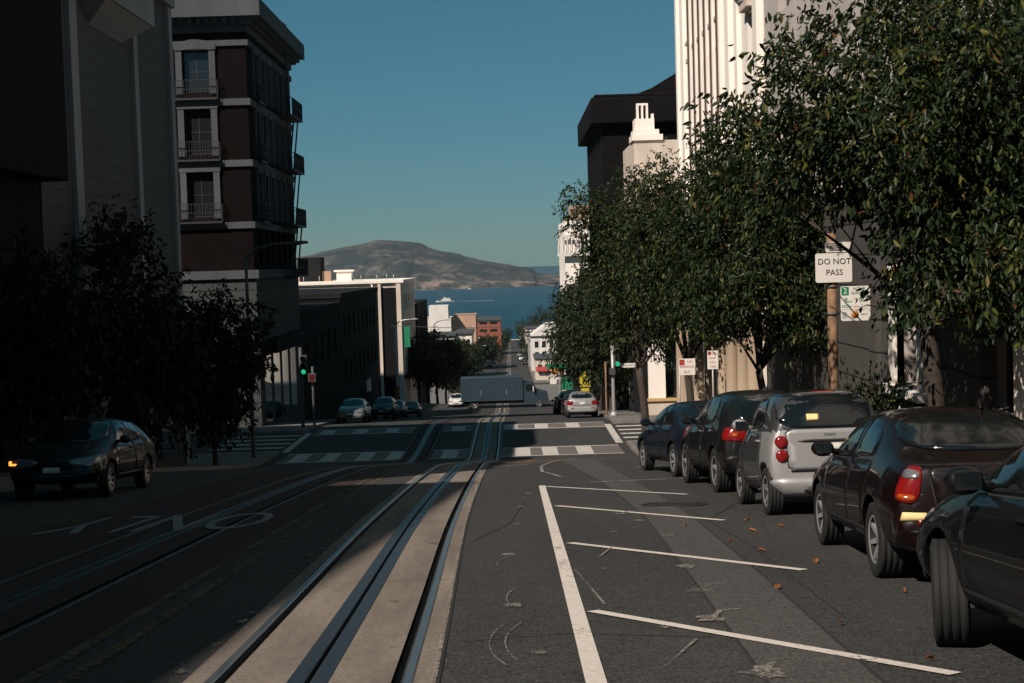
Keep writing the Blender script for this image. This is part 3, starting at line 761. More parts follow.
h = house('row_building', 'dark building with a roof rail stepping down beyond the cream building', 'building', -1, 190.5, 214, -4.9, 'dark_grey_wall', depth=18, xw=-12.6, street=grid(1,22,5,1.3,(-8.5,-12.5),2))
def f(m):
    for x in (-14.6,-13.8,-13.0): m.tube([(x,191,-5),(x,191,-2.9)], .05, 5)
    m.tube([(-14.6,191,-2.9),(-13.0,191,-2.9)], .05, 5); m.tube([(-14.6,191,-3.8),(-13.0,191,-3.8)], .04, 5)
part(h, 'roof_rail', 'white_stucco', f)

# right side ------------------------------------------------------
def f_open(c, w): return (c-w/2, c+w/2)
wy = 39.0
ops = []
for y in (25.0, 20.3, 15.6): a, b = f_open(wy-y, 1.5); ops.append((a,b,-2.35-.085*(y-25)*0,-.45))
for z in (2.6, 6.2, 9.8):
    for y in (16.5,20.5,24.5,28.5,32.5,36.3): a, b = f_open(wy-y, 1.5); ops.append((a,b,z,z+2.1))
h = house('stone_apartment_house', 'beige apartment house with a grey rusticated base beside the nearest tree', 'building', 1, 3, 39.0, 13.5, 'beige_panel', depth=18, street=ops, bars=(2,2), rd=.3)
def base_ops(): return [(a-.0,b+.0,c,d) for (a,b,c,d) in ops[:3]]
def f(m):
    Fb = Face(WR-.12, 39.0, (0,-1), (-1,0)); us = [(0, ops[0][0])]
    prev = 0
    cuts = sorted([(o[0],o[1]) for o in ops[:3]])
    for (a, b) in cuts:
        fbox(m, h.S, prev, a, h.zb, 1.3, .12, 0, .0); fbox(m, h.S, a, b, h.zb, -2.35, .12, 0, .0); fbox(m, h.S, a, b, -.45, 1.3, .12, 0, .0); prev = b
    fbox(m, h.S, prev, 36, h.zb, 1.3, .12, 0, .0)
part(h, 'rusticated_base', 'grey_rustic', f)
for (a, b, c, d) in ops[:3]:
    part(h, 'window_surround', 'cream', lambda m: (fbox(m, h.S, a-.28, a, c-.05, d+.25, .20), fbox(m, h.S, b, b+.28, c-.05, d+.25, .20), fbox(m, h.S, a-.001, b+.001, d, d+.25, .19), fbox(m, h.S, a-.4, b+.4, c-.2, c-.049, .30)))
for u in (11.6, 17.6): part(h, 'pilaster', 'grey_rustic', lambda m: fbox(m, h.S, u, u+.55, -3.7, 1.25, .22))
for y0 in (25.0, 20.3, 15.6): part(h, 'basement_grille', 'white_stucco', lambda m: [m.tube([(WR-.2, y0-.6+k*.24, zg(y0)+.3), (WR-.2, y0-.6+k*.24, -2.75)], .018, 5) for k in range(6)])
part(h, 'string_course', 'cream2', lambda m: fbox(m, h.S, 0, 36, 1.3, 1.65, .25))

# the tall cream block
ops = []
fz = [(-1.3+3.02*k) for k in range(6)]
for z in fz:
    ops.append((3.9,4.75,z+.45,z+2.0)); ops.append((3.9,4.75,z+2.12,z+2.6))
    ops.append((16.6,17.5,z+.45,z+2.3))
    for i in range(5): ops.append((5.62+i*1.42, 6.62+i*1.42, z+.15, z+1.95))
h = house('cream_apartment_tower', 'tall cream block with slender vertical piers rising behind the street trees', 'building', 1, 39.2, 58.3, 16.5, 'cream', depth=18, street=ops, bars=(1,2), rd=.32)
def f(m):
    for i in range(6): fbox(m, h.S, 5.27+i*1.42, 5.55+i*1.42, -1.6, 16.4, .24)
    fbox(m, h.S, 0, .5, -1.6, 16.4, .12); fbox(m, h.S, 2.2, 2.6, -1.6, 16.4, .14); fbox(m, h.S, 13.2, 14.0, -1.6, 16.4, .16); fbox(m, h.S, 15.2, 15.5, -1.6, 16.4, .14); fbox(m, h.S, 18.3, 19.0, -1.6, 16.4, .16)
part(h, 'pier', 'cream', f, .02)
for i in range(6): part(h, 'brown_strip', 'roof_dark', lambda m: fbox(m, h.S, 5.21+i*1.42, 5.268+i*1.42, -1.6, 16.3, .30))  # thin dark brown strip along each pier edge
for z in fz[1:]:
    for i in range(5):
        def f(m):
            a = 5.58+i*1.42
            fbox(m, h.S, a, a+1.08, z-1.02, z-.88, .16); fbox(m, h.S, a+.03, a+1.05, z-.881, z-.019, .04); fbox(m, h.S, a, a+1.08, z-.02, z+.1, .2)
            for k in range(3): fbox(m, h.S, a+.14+k*.3, a+.34+k*.3, z-.72, z-.17, .08)
        part(h, 'spandrel', 'cream2', f)
    part(h, 'window_hood', 'cream2', lambda m: fbox(m, h.S, 3.7, 4.95, z-.37, z-.22, .18)); part(h, 'window_sill', 'cream2', lambda m: fbox(m, h.S, 3.7, 4.95, z+.3, z+.42, .2)); part(h, 'window_hood', 'cream2', lambda m: fbox(m, h.S, 16.4, 17.7, z-.67, z-.47, .2))
part(h, 'downpipe', 'roof_brown', lambda m: m.tube([(WR-.2,53.1,-1.6),(WR-.2,53.1,16)], .06, 6))
def f(m):
    for z in (8.05,): 
        fbox(m, h.S, 15.9, 18.9, z+.9, z+1.2, 1.0); fbox(m, h.S, 16.0, 18.8, z+1.2, z+2.1, .85)
        for u in (16.1, 18.3): 
            for k in range(5): fbox(m, h.S, u, u+.4, z+.9-.3*(k+1), z+.9-.3*k, .85-.17*k)
part(h, 'balcony', 'beige_panel', f)
part(h, 'string_course', 'cream2', lambda m: fbox(m, h.S, 0, 19.1, -1.95, -1.6, .3))
for y in (40.2,42.0,44.2,46.0,49,52,55,57.6): part(h, 'column', 'tan_stone', lambda m: m.tube([(WR-.28,y,zg(y)+.1),(WR-.28,y,zg(y)+.5),(WR-.28,y,zg(y)+.52),(WR-.28,y,-2.3),(WR-.28,y,-2.0)], [.26,.26,.2,.17,.25], 12))
for y in (40.6,44.6): part(h, 'door', 'yellow_ledge', lambda m: m.box(WR-.08,WR+.0,y,y+1.0,zg(y)+.1,-2.9))

h = house('corner_building', 'cream corner building with a yellow ledge beyond the crossing', 'building', 1, 74.6, 83.8, 1.4, 'dark_grey_wall', depth=16, street=grid(.6,8.6,3,1.3,(-3.4,),2.2), near=grid(2.2,14,4,1.6,(-3.4,),2.4)+[(1.0,2.5,-7.2,-4.4),(4.4,8.8,-7.2,-4.4)], cornice=(.3,.3), trim='cream', rd=.5)
part(h, 'ledge', 'yellow_ledge', lambda m: fbox(m, h.N, -.2, 16, -7.42, -7.28, .3)); part(h, 'plinth', 'cream2', lambda m: fbox(m, h.N, -.2, 16, h.zb, -7.419, .18))
for a in (0, 2.9): part(h, 'pilaster', 'cream', lambda m: fbox(m, h.N, a, a+.9, -7.27, -4.2, .16))
h = house('parapet_building', 'plain cream wall with a parapet and chimney cap above the trees', 'building', 1, 84, 92, 7.0, 'cream2', depth=16, xw=7.5, street=grid(.5,7.5,3,1.3,(-4,-.4,3),2.1))
def f(m):
    m.box(7.4,9.2,84-.15,86,7.01,7.35); m.box(7.5,9.0,84,85.9,7.35,7.65); m.box(7.6,8.75,84.2,85.6,7.65,8.3)
    m.box(7.75,7.87,84.4,84.9,8.3,9.1); m.box(8.02,8.14,84.4,84.9,8.3,9.1); m.box(8.3,8.42,84.4,84.9,8.3,9.1); m.box(7.75,8.42,84.4,84.9,9.1,9.22); m.box(8.6,8.75,84.4,84.8,8.05,8.6)
part(h, 'chimney', 'cream', f)
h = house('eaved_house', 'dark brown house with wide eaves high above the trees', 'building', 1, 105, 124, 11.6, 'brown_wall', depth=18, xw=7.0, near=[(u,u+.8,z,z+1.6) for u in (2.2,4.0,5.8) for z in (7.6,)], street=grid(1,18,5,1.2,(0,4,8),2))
def f(m):
    m.box(6.25,25.0,104.2,124.6,10.0,11.9)
    m.box(6.5,24.6,104.5,124.3,11.9,12.15)
part(h, 'eaves', 'brown_wall', f, .1)
def f(m):
    y0, y1 = 106, 120
    A = [(9.3,y0,12.1),(23,y0,12.1),(23,y0,13.2),(16.0,y0,15.6),(10.9,y0,12.7)]; B = [(x,y1,z) for (x,_,z) in A]
    m.add(A+B, [(0,1,2,3,4),(9,8,7,6,5)]+[(i,(i+1)%5,5+(i+1)%5,5+i) for i in range(5)])
part(h, 'gable', 'brown_wall', f)
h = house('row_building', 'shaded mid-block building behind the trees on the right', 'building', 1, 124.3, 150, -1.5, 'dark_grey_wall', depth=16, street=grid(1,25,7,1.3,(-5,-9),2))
h = house('balustrade_building', 'pale building with a balustraded balcony above the far trees', 'building', 1, 190, 212, 5.6, 'cream', depth=14, xw=7.4, street=grid(1,21,6,1.2,(-3,1),2), near=grid(1,13,4,1.3,(-3,.5),2.2))
def f(m):
    m.box(6.4,21.6,189.2,190,.8,1.3); m.box(6.4,21.6,189.2,189.45,3.3,3.6)
    for i in range(26): m.lathe([(.10,1.3),(.16,1.8),(.08,2.6),(.12,3.3)], 8, 0, Matrix.Translation((6.6+i*.58,189.33,0)))
part(h, 'balustrade', 'white_stucco', f)
part(h, 'roof_hut', 'tan', lambda m: m.box(8.4,13,192,198,5.1,7.6))
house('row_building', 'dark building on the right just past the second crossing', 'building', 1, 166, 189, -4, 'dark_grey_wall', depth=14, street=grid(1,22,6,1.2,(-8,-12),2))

# far blocks below, seen down the street
def far(name, label, x0, x1, y0, y1, zt, wall, near=(), roof='roof_grey', cornice=None, hz=0):
    m_ = (x0+x1)/2
    return house(name, label, 'building', -1 if m_ < 0 else 1, y0, y1, zt, wall, depth=x1-x0, xw=x1 if m_ < 0 else x0, near=near, street=grid(1,y1-y0-1,max(2,int((y1-y0)/3)),1.2,[zt-3.2-3.3*k for k in range(3)],1.9), roof=roof, cornice=cornice, zb=zg(y1)-2, parapet=.4)
h = far('white_building', 'white block with a square roof tower beyond the dark trees', -28.5, -17.8, 418, 436, -15.4, 'white_stucco')
part(h, 'roof_tower', 'white_stucco', lambda m: m.box(-24.3,-18.6,420,428,-15.7,-11.6))
part(h, 'antenna', 'white_stucco', lambda m: m.tube([(-26.5,420,-15.6),(-26.5,420,-11.8)], .12, 5))
far('tan_building', 'plain tan block beside the white roof tower', -17.6, -10.7, 428, 446, -15.0, 'tan')
far('red_brick_building', 'red brick block with white window bands near the bay', -14.9, -4.6, 600, 622, -22.6, 'brick_red', near=[(1.4+4.4*i,4.6+4.4*i,-25.2-3.2*k,-24.0-3.2*k) for i in range(2) for k in range(3)], cornice=(.5,.9), roof='roof_red')
h = far('bay_fronted_house', 'cream house with round bay columns below the white block', -24.5, -15.2, 372, 388, -17.9, 'cream2', near=[(1.6+1.9*i,2.5+1.9*i,-21.5,-19.2) for i in range(4)], cornice=(.5,.5))
far('shop_house', 'cream shopfront house with tall bays below the tan block', -14.9, -10.6, 378, 392, -17.5, 'cream', near=[(.5,1.3,-22.6,-19.6),(1.7,2.5,-22.6,-19.6),(2.9,3.7,-22.6,-19.6)], cornice=(.4,.7))
far('low_house', 'low pale house at the edge of the dark trees on the far left', -31, -25, 360, 372, -20.2, 'cream2', near=[(1+1.7*i,2+1.7*i,-23.5,-21.6) for i in range(3)])
h = far('gabled_white_house', 'white gabled house on the right of the far street', 5.4, 14.5, 402, 420, -20.6, 'white_stucco', near=[(1+2.1*i,2.1+2.1*i,-23.9-3*k,-22.1-3*k) for i in range(4) for k in range(2)], cornice=(.3,.3))
def f(m):
    A = [(5.3,402.1,-20.55),(14.6,402.1,-20.55),(14.6,402.1,-17.0),(9.5,402.1,-17.4)]; m.add(A+[(x,416,z) for (x,_,z) in A], [(0,1,2,3),(7,6,5,4),(0,4,5,1),(1,5,6,2),(2,6,7,3),(3,7,4,0)])
part(h, 'gable', 'white_stucco', f)
far('shop_house', 'pale shopfront house right of the far street with a red awning', 5.6, 12.5, 350, 368, -23.4, 'cream2', near=[(.6+1.7*i,1.7+1.7*i,-27.2,-25) for i in range(4)], cornice=(.3,.3))
far('terrace_house', 'narrow grey house further down on the right of the far street', 5.2, 11, 440, 470, -24.5, 'pale_trim', near=[(.8+1.7*i,1.7+1.7*i,-27.5,-25.8) for i in range(3)])
far('terrace_house', 'cream house half hidden by trees far down the right side', 5.4, 12, 560, 590, -29.0, 'cream2', near=[(.8+1.7*i,1.7+1.7*i,-32,-30.3) for i in range(3)])
far('terrace_house', 'pale house half hidden by trees far down the left side', -20, -12, 520, 545, -27.6, 'cream2', near=[(.8+1.9*i,1.7+1.9*i,-31,-29.2) for i in range(4)])
for k, (x0, x1, y0, y1, zt, wl, lab) in enumerate((
  (-27,-19.5,470,490,-19.5,'cream2','cream terrace house behind the square roof tower'),(-21,-13.5,660,680,-30.5,'white_stucco','small white house left of the red brick block, lower down'),
  (-13,-7.5,700,715,-33.0,'cream2','small cream house showing past the red brick block'),(-14,-7,800,820,-37.5,'white_stucco','tiny white house far down the left side near the bay'),
  (-22,-15,880,900,-40,'tan','tiny tan house at the foot of the slope on the left'),(-12.5,-6.5,960,980,-44.5,'cream2','tiny cream house near the waterside on the left'),
  (6.5,13,660,680,-30,'white_stucco','small white house behind the gabled house'),(6.2,12,720,740,-33.5,'brick_red','small brick house far down the right side'),
  (5.5,12,1000,1030,-46,'white_stucco','tiny white house far down the right side near the bay'),(-30,-22,560,580,-24.5,'tan','tan house peeking over the dark trees on the left'))):
    far('terrace_house', lab, x0, x1, y0, y1, zt, wl, near=[(.7+1.8*i,1.7+1.8*i,zt-3-3.2*q,zt-1.2-3.2*q) for i in range(3) for q in range(2)], cornice=(.3,.4))
far('pier_shed', 'long white shed at the waterside', -12, 14, 1340, 1370, -72.5, 'white_stucco')
# coloured awnings on the far right shops
for (x0, x1, y, z, mat, lab) in ((5.7,8.6,349,-26.4,'sign_red','red awning over the far right shopfront'),(9.2,12.2,349,-26.9,'sign_orange','orange awning over the far right shopfront')):
    m = MB(); m.add([(x0,y,z),(x1,y,z),(x1,y+.95,z+.9),(x0,y+.95,z+.9),(x0,y,z-.25),(x1,y,z-.25)], [(0,1,2,3),(0,4,5,1)]); tag(m.build('awning', M[mat]), lab, 'awning')
# ------------------------------------------------------------------ trees
EL = math.radians(42); sun_h = Vector((-.62,-.785)).normalized(); to_sun = Vector((sun_h.x*math.cos(EL), sun_h.y*math.cos(EL), math.sin(EL)))
BEAM = ((5.5,23.3,-.5), tuple(to_sun))          # a gap in the nearest crown that lets the sun onto the sign post
def leaves_mesh(name, P, D, L, W, fold=.25):
    n = len(P); a = D/np.linalg.norm(D, axis=1, keepdims=True)
    r = rng.normal(size=(n,3)); s = np.cross(a, r); s /= np.linalg.norm(s, axis=1, keepdims=True)+1e-9; nn = np.cross(s, a)
    L = L[:,None]; W = W[:,None]
    v = np.stack([P, P+a*L*.33+s*W*.5+nn*W*fold, P+a*L*.7+s*W*.38+nn*W*fold*.6, P+a*L-nn*W*.25, P+a*L*.7-s*W*.38+nn*W*fold*.6, P+a*L*.33-s*W*.5+nn*W*fold], 1).reshape(-1,3)
    b = np.arange(n)[:,None]*6
    f = np.concatenate([b+np.array([[0,1,2,3]]), b+np.array([[0,3,4,5]])], 1).reshape(-1)
    me = bpy.data.meshes.new(name); me.vertices.add(len(v)); me.vertices.foreach_set('co', v.ravel().astype(np.float32))
    me.loops.add(len(f)); me.loops.foreach_set('vertex_index', f.astype(np.int32))
    me.polygons.add(n*2); me.polygons.foreach_set('loop_start', (np.arange(n*2)*4).astype(np.int32))
    me.update(calc_edges=True); me.validate(); return me
def tree(x, y, label, group, cz, rx, rz, n, leaf, mat='leaf_far', fork=None, tr=.14, lobes=22, zmin=None, ry=None, carve=None, name='street_tree', base=.1, lean=0.0, droop=.7, per=9, limb=6, cx=None):
    ry = ry or rx; gz = zg(y)+base; cx = x if cx is None else cx
    root = empty(name, (x,y,gz)); tag(root, label, 'tree', group)
    C = np.array([cx-x, 0, cz-gz]); zmin = -1e9 if zmin is None else zmin-gz
    fork = fork if fork is not None else max(1.2, (cz-rz-gz)+.5)
    # lobes spread through the crown's volume
    lob = []
    for k in range(lobes):
        d = rng.normal(size=3); d /= np.linalg.norm(d); q = rng.uniform(.25,.86)
        c = C + d*np.array([rx,ry,rz])*q; lob.append((c, rng.uniform(.30,.46)*np.array([rx,ry,rz*.85])))
    nt = n//per; idx = rng.integers(0, len(lob), nt)
    c = np.array([lob[i][0] for i in idx]); s = np.array([lob[i][1] for i in idx])
    d = rng.normal(size=(nt,3)); d /= np.linalg.norm(d, axis=1, keepdims=True)
    T = c + d*s*(rng.uniform(0,1,(nt,1))**.45)*rng.uniform(.8,1.12,(nt,1))
    keep = T[:,2] > zmin + rng.uniform(-.4,.5,nt)*leaf*4; T = T[keep]
    if carve is not None:
        W = T+np.array([x,y,gz]); q0 = W-np.array(BEAM[0]); al = q0 @ np.array(BEAM[1]); T = T[(al < 0) | (np.linalg.norm(q0-al[:,None]*np.array(BEAM[1]), axis=1) > .75)]
        W = T+np.array([x,y,gz]); T = T[~((W[:,0] < carve[0]*W[:,1]) & (W[:,1] < carve[1]) & (W[:,2] < carve[2]+rng.uniform(-.1,.25,len(T))))]
    out = T-C; out /= np.linalg.norm(out, axis=1, keepdims=True)+1e-9
    tw = out*.6 + rng.normal(size=T.shape)*.55 + np.array([0,0,-.25]); tw /= np.linalg.norm(tw, axis=1, keepdims=True)
    u = rng.uniform(0,1,(len(T),per,1)); P = (T[:,None,:] + tw[:,None,:]*u*leaf*3.4 + rng.normal(size=(len(T),per,3))*leaf*.25).reshape(-1,3)
    D = (tw[:,None,:]*.55 + rng.normal(size=(len(T),per,3))*.5 + np.array([0,0,-droop])).reshape(-1,3)
    Ls = leaf*rng.uniform(.65,1.2,len(P)); crown = leaves_mesh('crown', P, D, Ls, Ls*rng.uniform(.32,.44,len(P)))
    link('crown', crown, M[mat], root)
    m = MB(); R = random.Random(int(x*100+y*7))
    fk = Vector((lean*fork, 0, fork)); nseg = 6; pts = []; rad = []
    for i in range(nseg+1):
        u = i/nseg; pts.append((fk.x*u+.05*math.sin(u*5+x), .04*math.sin(u*4+y), fork*u-.1*(i==0))); rad.append(tr*(1.25 if i == 0 else 1.08-.25*u))
    m.tube(pts, rad, 12)
    order = sorted(range(len(lob)), key=lambda i: R.random())[:limb+4]
    for j, i in enumerate(order):
        e = Vector(lob[i][0]); st = Vector(pts[-1]) if j < limb else Vector(pts[-1])*.98
        mid = st.lerp(e, .5)+Vector((R.uniform(-.2,.2)*rx*.4, R.uniform(-.2,.2)*rx*.4, -.06*rx+R.uniform(0,.2)*rz*.3)); r0 = tr*(.62 if j < limb else .4)
        P5 = [st*(1-t)**2+mid*2*t*(1-t)+e*t*t for t in (0,.2,.4,.6,.8,1)]
        m.tube(P5, [r0*(1-.85*t) for t in (0,.2,.4,.6,.8,1)], 7)
        for t in (2,3,4):
            dd = Vector((R.uniform(-1,1)*rx*.4, R.uniform(-1,1)*ry*.4, R.uniform(-.3,1)*rz*.3)); m.tube([P5[t], P5[t]+dd*.5+Vector((0,0,.05)), P5[t]+dd], [r0*.32, r0*.2, .008], 5)
    m.build('trunk', M['bark'], root, recalc=False)
    return root
gR = 'street trees along the right pavement'; gL = 'street trees along the left pavement'
tree(5.95, 20, 'large leafy street tree nearest on the right, over the dark red sedan', gR, .9, 3.7, 3.8, 76000, .138, 'leaf', 2.55, .14, 46, -.75, 3.7, limb=7, lean=-.03, cx=6.55, carve=(.264,23.6,.62))
tree(6.1, 33.5, 'leafy street tree with a leaning branch behind the silver micro car', gR, .2, 3.15, 3.05, 44000, .14, 'leaf', 2.0, .10, 28, -2.0, 3.0, lean=-.12)
tree(5.9, 47.5, 'dark leafy street tree beside the two red and white parking signs', gR, -.2, 3.2, 4.1, 36000, .16, 'leaf', 3.0, .14, 26, -3.9)
tree(5.45, 58.6, 'street tree with a bare curved trunk at the near corner of the crossing', gR, .2, 3.2, 4.6, 38000, .17, 'leaf', 3.4, .17, 30, -4.3, lean=-.06)
for (yy, cz, rx, lab) in ((87,-3.2,3.2,'dark street tree just past the far crosswalk'),(99,-3.8,3.1,'dark street tree behind the yellow school sign'),(113,-4.4,3.0,'dark street tree in the middle of the shaded far block'),(133,-6.6,3.0,'dark street tree by the second crossing')):
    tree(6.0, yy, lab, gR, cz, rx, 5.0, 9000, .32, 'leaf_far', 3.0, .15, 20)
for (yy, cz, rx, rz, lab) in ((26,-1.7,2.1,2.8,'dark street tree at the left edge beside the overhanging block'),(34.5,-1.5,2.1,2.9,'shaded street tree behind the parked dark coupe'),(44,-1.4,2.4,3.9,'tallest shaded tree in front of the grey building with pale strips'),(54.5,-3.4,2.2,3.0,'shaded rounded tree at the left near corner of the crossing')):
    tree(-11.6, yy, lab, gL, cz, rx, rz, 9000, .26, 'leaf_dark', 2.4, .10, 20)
gM = 'trees lining the left side below the second crossing'
for k, (xx, yy, cz, rx, rz) in enumerate(((-10.6,176,-11.6,2.6,3.4),(-10.2,190,-12.4,2.8,3.6),(-9.8,206,-12.9,3.0,4.0),(-9.6,224,-14.5,3.1,4.2),(-9.2,246,-17.4,3.2,4.4),(-9.2,270,-18.6,3.2,4.4),(-9.0,296,-20.6,3.2,4.6))):
    tree(xx, yy, ['dark tree right behind the lit lamp pole','dark tree at the corner beyond the second crossing','dark tree beside the building with the roof rail','dark tree below the white roof tower','dark tree in the hollow left of the truck','dark tree beyond the hollow on the left','dark tree before the shop houses'][k], gM, cz, rx, rz, 3200, .5, 'leaf_far', 3.0, .16, 16)
gF = 'small trees far down the street'
for k, (xx, yy, cz, rx, rz) in enumerate(((-8.6,430,-26,3.2,3.6),(-8.2,470,-28,3.4,4),(-8.0,540,-31,3.6,4.4),(-7.2,640,-35,4,5),(-6.5,740,-38.5,4.5,5),(-5.5,850,-43,5,5.5),(-4.0,980,-48,5.5,6),(7.0,500,-29.5,3.4,4),(7.4,640,-34,4,5.5),(8.5,760,-36,5,8),(7.5,880,-40,6,8),(15,780,-31,6,8),(24,800,-32,7,7))):
    tree(xx, yy, ['small tree below the tan building','dark tree in front of the red brick block','bushy tree under the red brick block','round tree far down the left kerb','hazy tree further down the left kerb','hazy tree near the foot of the street','smallest hazy tree at the foot of the street','bushy tree right of the far street lamp','tree behind the parked cars far down on the right','tall dark tree against the bay','second dark tree against the bay','wide dark tree behind the gabled house','dark tree right of the gabled house'][k], gF, cz, rx, rz, 1800, .85, 'leaf_far', 3.0, .2, 12)
m = empty('shrub', (6.2, 24.4, zg(24.4)+.1)); tag(m, 'low green shrub behind the roof of the dark red sedan', 'shrub')
P = rng.normal(size=(1500,3))*np.array([.42,.42,.34])+np.array([0,0,.95]); D = P-np.array([0,0,.5])+rng.normal(size=P.shape)*.3
link('foliage', leaves_mesh('foliage', P, D, rng.uniform(.08,.14,1500), rng.uniform(.03,.05,1500)), M['leaf'], m)
q = MB(); 
for k in range(9): q.tube([(0,0,0),(math.cos(k)*.2,math.sin(k)*.2,.6),(math.cos(k)*.35,math.sin(k)*.35,1.1)], [.02,.014,.005], 5)
q.build('stem', M['bark'], m)

# ------------------------------------------------------------------ street furniture
def panel(m, x0, x1, z0, z1, y=0, t=.012, r=.035, mi=0):
    pts = []
    for cx, cz, a in ((x1-r,z1-r,0),(x0+r,z1-r,PI/2),(x0+r,z0+r,PI),(x1-r,z0+r,1.5*PI)):
        for k in range(5): pts.append((cx+r*math.cos(a+PI/2*k/4), cz+r*math.sin(a+PI/2*k/4)))
    n = len(pts); m.add([(p[0],y,p[1]) for p in pts]+[(p[0],y+t,p[1]) for p in pts], [tuple(range(n)), tuple(range(2*n-1,n-1,-1))]+[(i,(i+1)%n,n+(i+1)%n,n+i) for i in range(n)], mi)
def pole(root, h, r, mat, name='pole', taper=1, x=0):
    m = MB(); m.tube([(x,0,-.1),(x,0,.02),(x,0,h*.5),(x,0,h)], [r,r,r*(1+taper)/2,r*taper], 12); return m.build(name, M[mat], root)
def place(name, label, cat, x, y, rz=0, base=.13, group=None):
    r = empty(name, (x,y,zg(y)+base), (0,0,rz)); tag(r, label, cat, group); return r
r = place('sign_post', 'rusty brown pole carrying a DO NOT sign and a green two hour parking sign', 'sign post', 5.31, 23.5)
gz = r.location.z
pole(r, .35-gz, .088, 'wood_pole', taper=.9)
b = MB(); 
for z in (-.55,-1.0): b.lathe([(.09,0),(.098,0),(.098,.035),(.09,.035)], 14, 0, Matrix.Translation((0,0,z-gz)))
b.build('band', M['pole_dark'], r)
p = MB(); panel(p, -.29, .31, -.46-gz, .02-gz, -.115); pn = p.build('sign_panel', M['sign_white'], r)
text_on(pn, 'DO NOT', .135, M['sign_black'], (.02,-.118,-.12-gz)); text_on(pn, 'PASS', .135, M['sign_black'], (.02,-.118,-.30-gz))
p = MB(); panel(p, -.12, .31, .035-gz, .20-gz, -.115); pn = p.build('sign_panel', M['sign_white'], r)
b = MB(); [b.box(-.06,.2-.03*k,-.118,-.1155,.06+.035*k-gz,.08+.035*k-gz) for k in range(4)]; b.build('arrow_bars', M['sign_black'], pn)
p = MB(); panel(p, .115, .60, -1.10-gz, -.53-gz, -.115); pn = p.build('sign_panel', M['sign_white'], r); pn['label'] = 'green lettered two hour parking panel'
b = MB(); panel(b, .128, .25, -.68-gz, -.543-gz, -.1175, .002, .012); b.build('green_square', M['sign_green'], pn)
text_on(pn, '2', .13, M['sign_white'], (.19,-.1185,-.611-gz), depth=.001)
text_on(pn, 'HOUR', .072, M['sign_green'], (.42,-.1165,-.575-gz)); text_on(pn, 'PARKING', .066, M['sign_green'], (.42,-.1165,-.648-gz), sx=.95)
text_on(pn, '8', .12, M['sign_green'], (.20,-.1165,-.765-gz)); text_on(pn, 'AM', .05, M['sign_green'], (.265,-.1165,-.785-gz)); text_on(pn, 'TO', .04, M['sign_red'], (.36,-.1165,-.745-gz)); text_on(pn, '9', .12, M['sign_green'], (.44,-.1165,-.765-gz)); text_on(pn, 'PM', .05, M['sign_green'], (.51,-.1165,-.785-gz))
text_on(pn, 'MON', .068, M['sign_green'], (.21,-.1165,-.865-gz)); text_on(pn, 'SAT', .068, M['sign_green'], (.51,-.1165,-.865-gz))
b = MB(); b.box(.32,.42,-.1172,-.1155,-.872-gz,-.862-gz); b.build('red_bar', M['sign_red'], pn)
b = MB(); b.box(.125,.59,-.1172,-.1155,-.915-gz,-.908-gz); panel(b, .135, .215, -1.06-gz, -.95-gz, -.1172, .0015, .01); b.build('black_marks', M['sign_grey'], pn)
b = MB(); b.lathe([(.001,0),(.062,0),(.062,.003),(.001,.003)], 20, 0, Matrix.Translation((.345,-.1158,-1.0-gz)) @ Matrix.Rotation(PI/2,4,'X')); b.build('orange_disc', M['sign_orange'], pn)
text_on(pn, 'EXCEPT', .036, M['sign_red'], (.42,-.1165,-.932-gz)); text_on(pn, 'PERMIT', .036, M['sign_green'], (.50,-.1165,-1.0-gz))

def small_sign(x, y, w, zb, zt, label, lines, side):
    r = place('parking_sign', label, 'parking sign', x, y, group='parking signs in front of the dark tree'); gz = r.location.z
    pole(r, zt-gz+(.12 if side else -.05), .028, 'pole_metal')
    p = MB(); x0 = -.02 if not side else -w/2; panel(p, x0, x0+w, zb-gz, zt-gz, -.045, .008, .02); pn = p.build('sign_panel', M['sign_white'], r)
    b = MB(); hh = zt-zb; b.box(x0+.02,x0+w*.36,-.049,-.0455,zt-gz-w*.40,zt-gz-.025); b.build('red_square', M['sign_red'], pn)
    for k, s in enumerate(lines): text_on(pn, s, .105 if not side else .088, M['sign_red'], (x0+w*(.5 if k else .68),-.0468,zt-gz-.1-k*hh/len(lines)*.93))
small_sign(5.28, 45, .52, -3.68, -3.16, 'wider red and white parking sign on the shorter post', ['NO','PARKING','BUS'], False)
small_sign(6.34, 45, .34, -3.52, -2.93, 'narrow tall red and white parking sign on a thin grey post', ['NO','PARK','ANY','TIME'], True)

r = place('fire_hydrant', 'white fire hydrant with a yellow cap in front of the cream corner wall', 'fire hydrant', 8.8, 73.6); H = 1.0
b = MB(); b.lathe([(.001,0),(.2,0),(.2,.06),(.15,.08),(.145,.55),(.17,.58),(.17,.64),(.14,.66),(.14,.74)], 16)
for a in (0, PI): b.lathe([(.001,.2),(.07,.2),(.075,.1),(.07,0)], 10, 0, Matrix.Translation((0,0,.5)) @ Matrix.Rotation(PI/2,4,'Y') @ Matrix.Rotation(a,4,'X'))
b.build('barrel', M['hydrant_white'], r)
b = MB(); b.lathe([(.17,.74),(.175,.80),(.15,.92),(.09,1.0),(.04,1.02),(.04,1.09),(.001,1.09)], 16); b.build('bonnet', M['hydrant_yellow'], r)

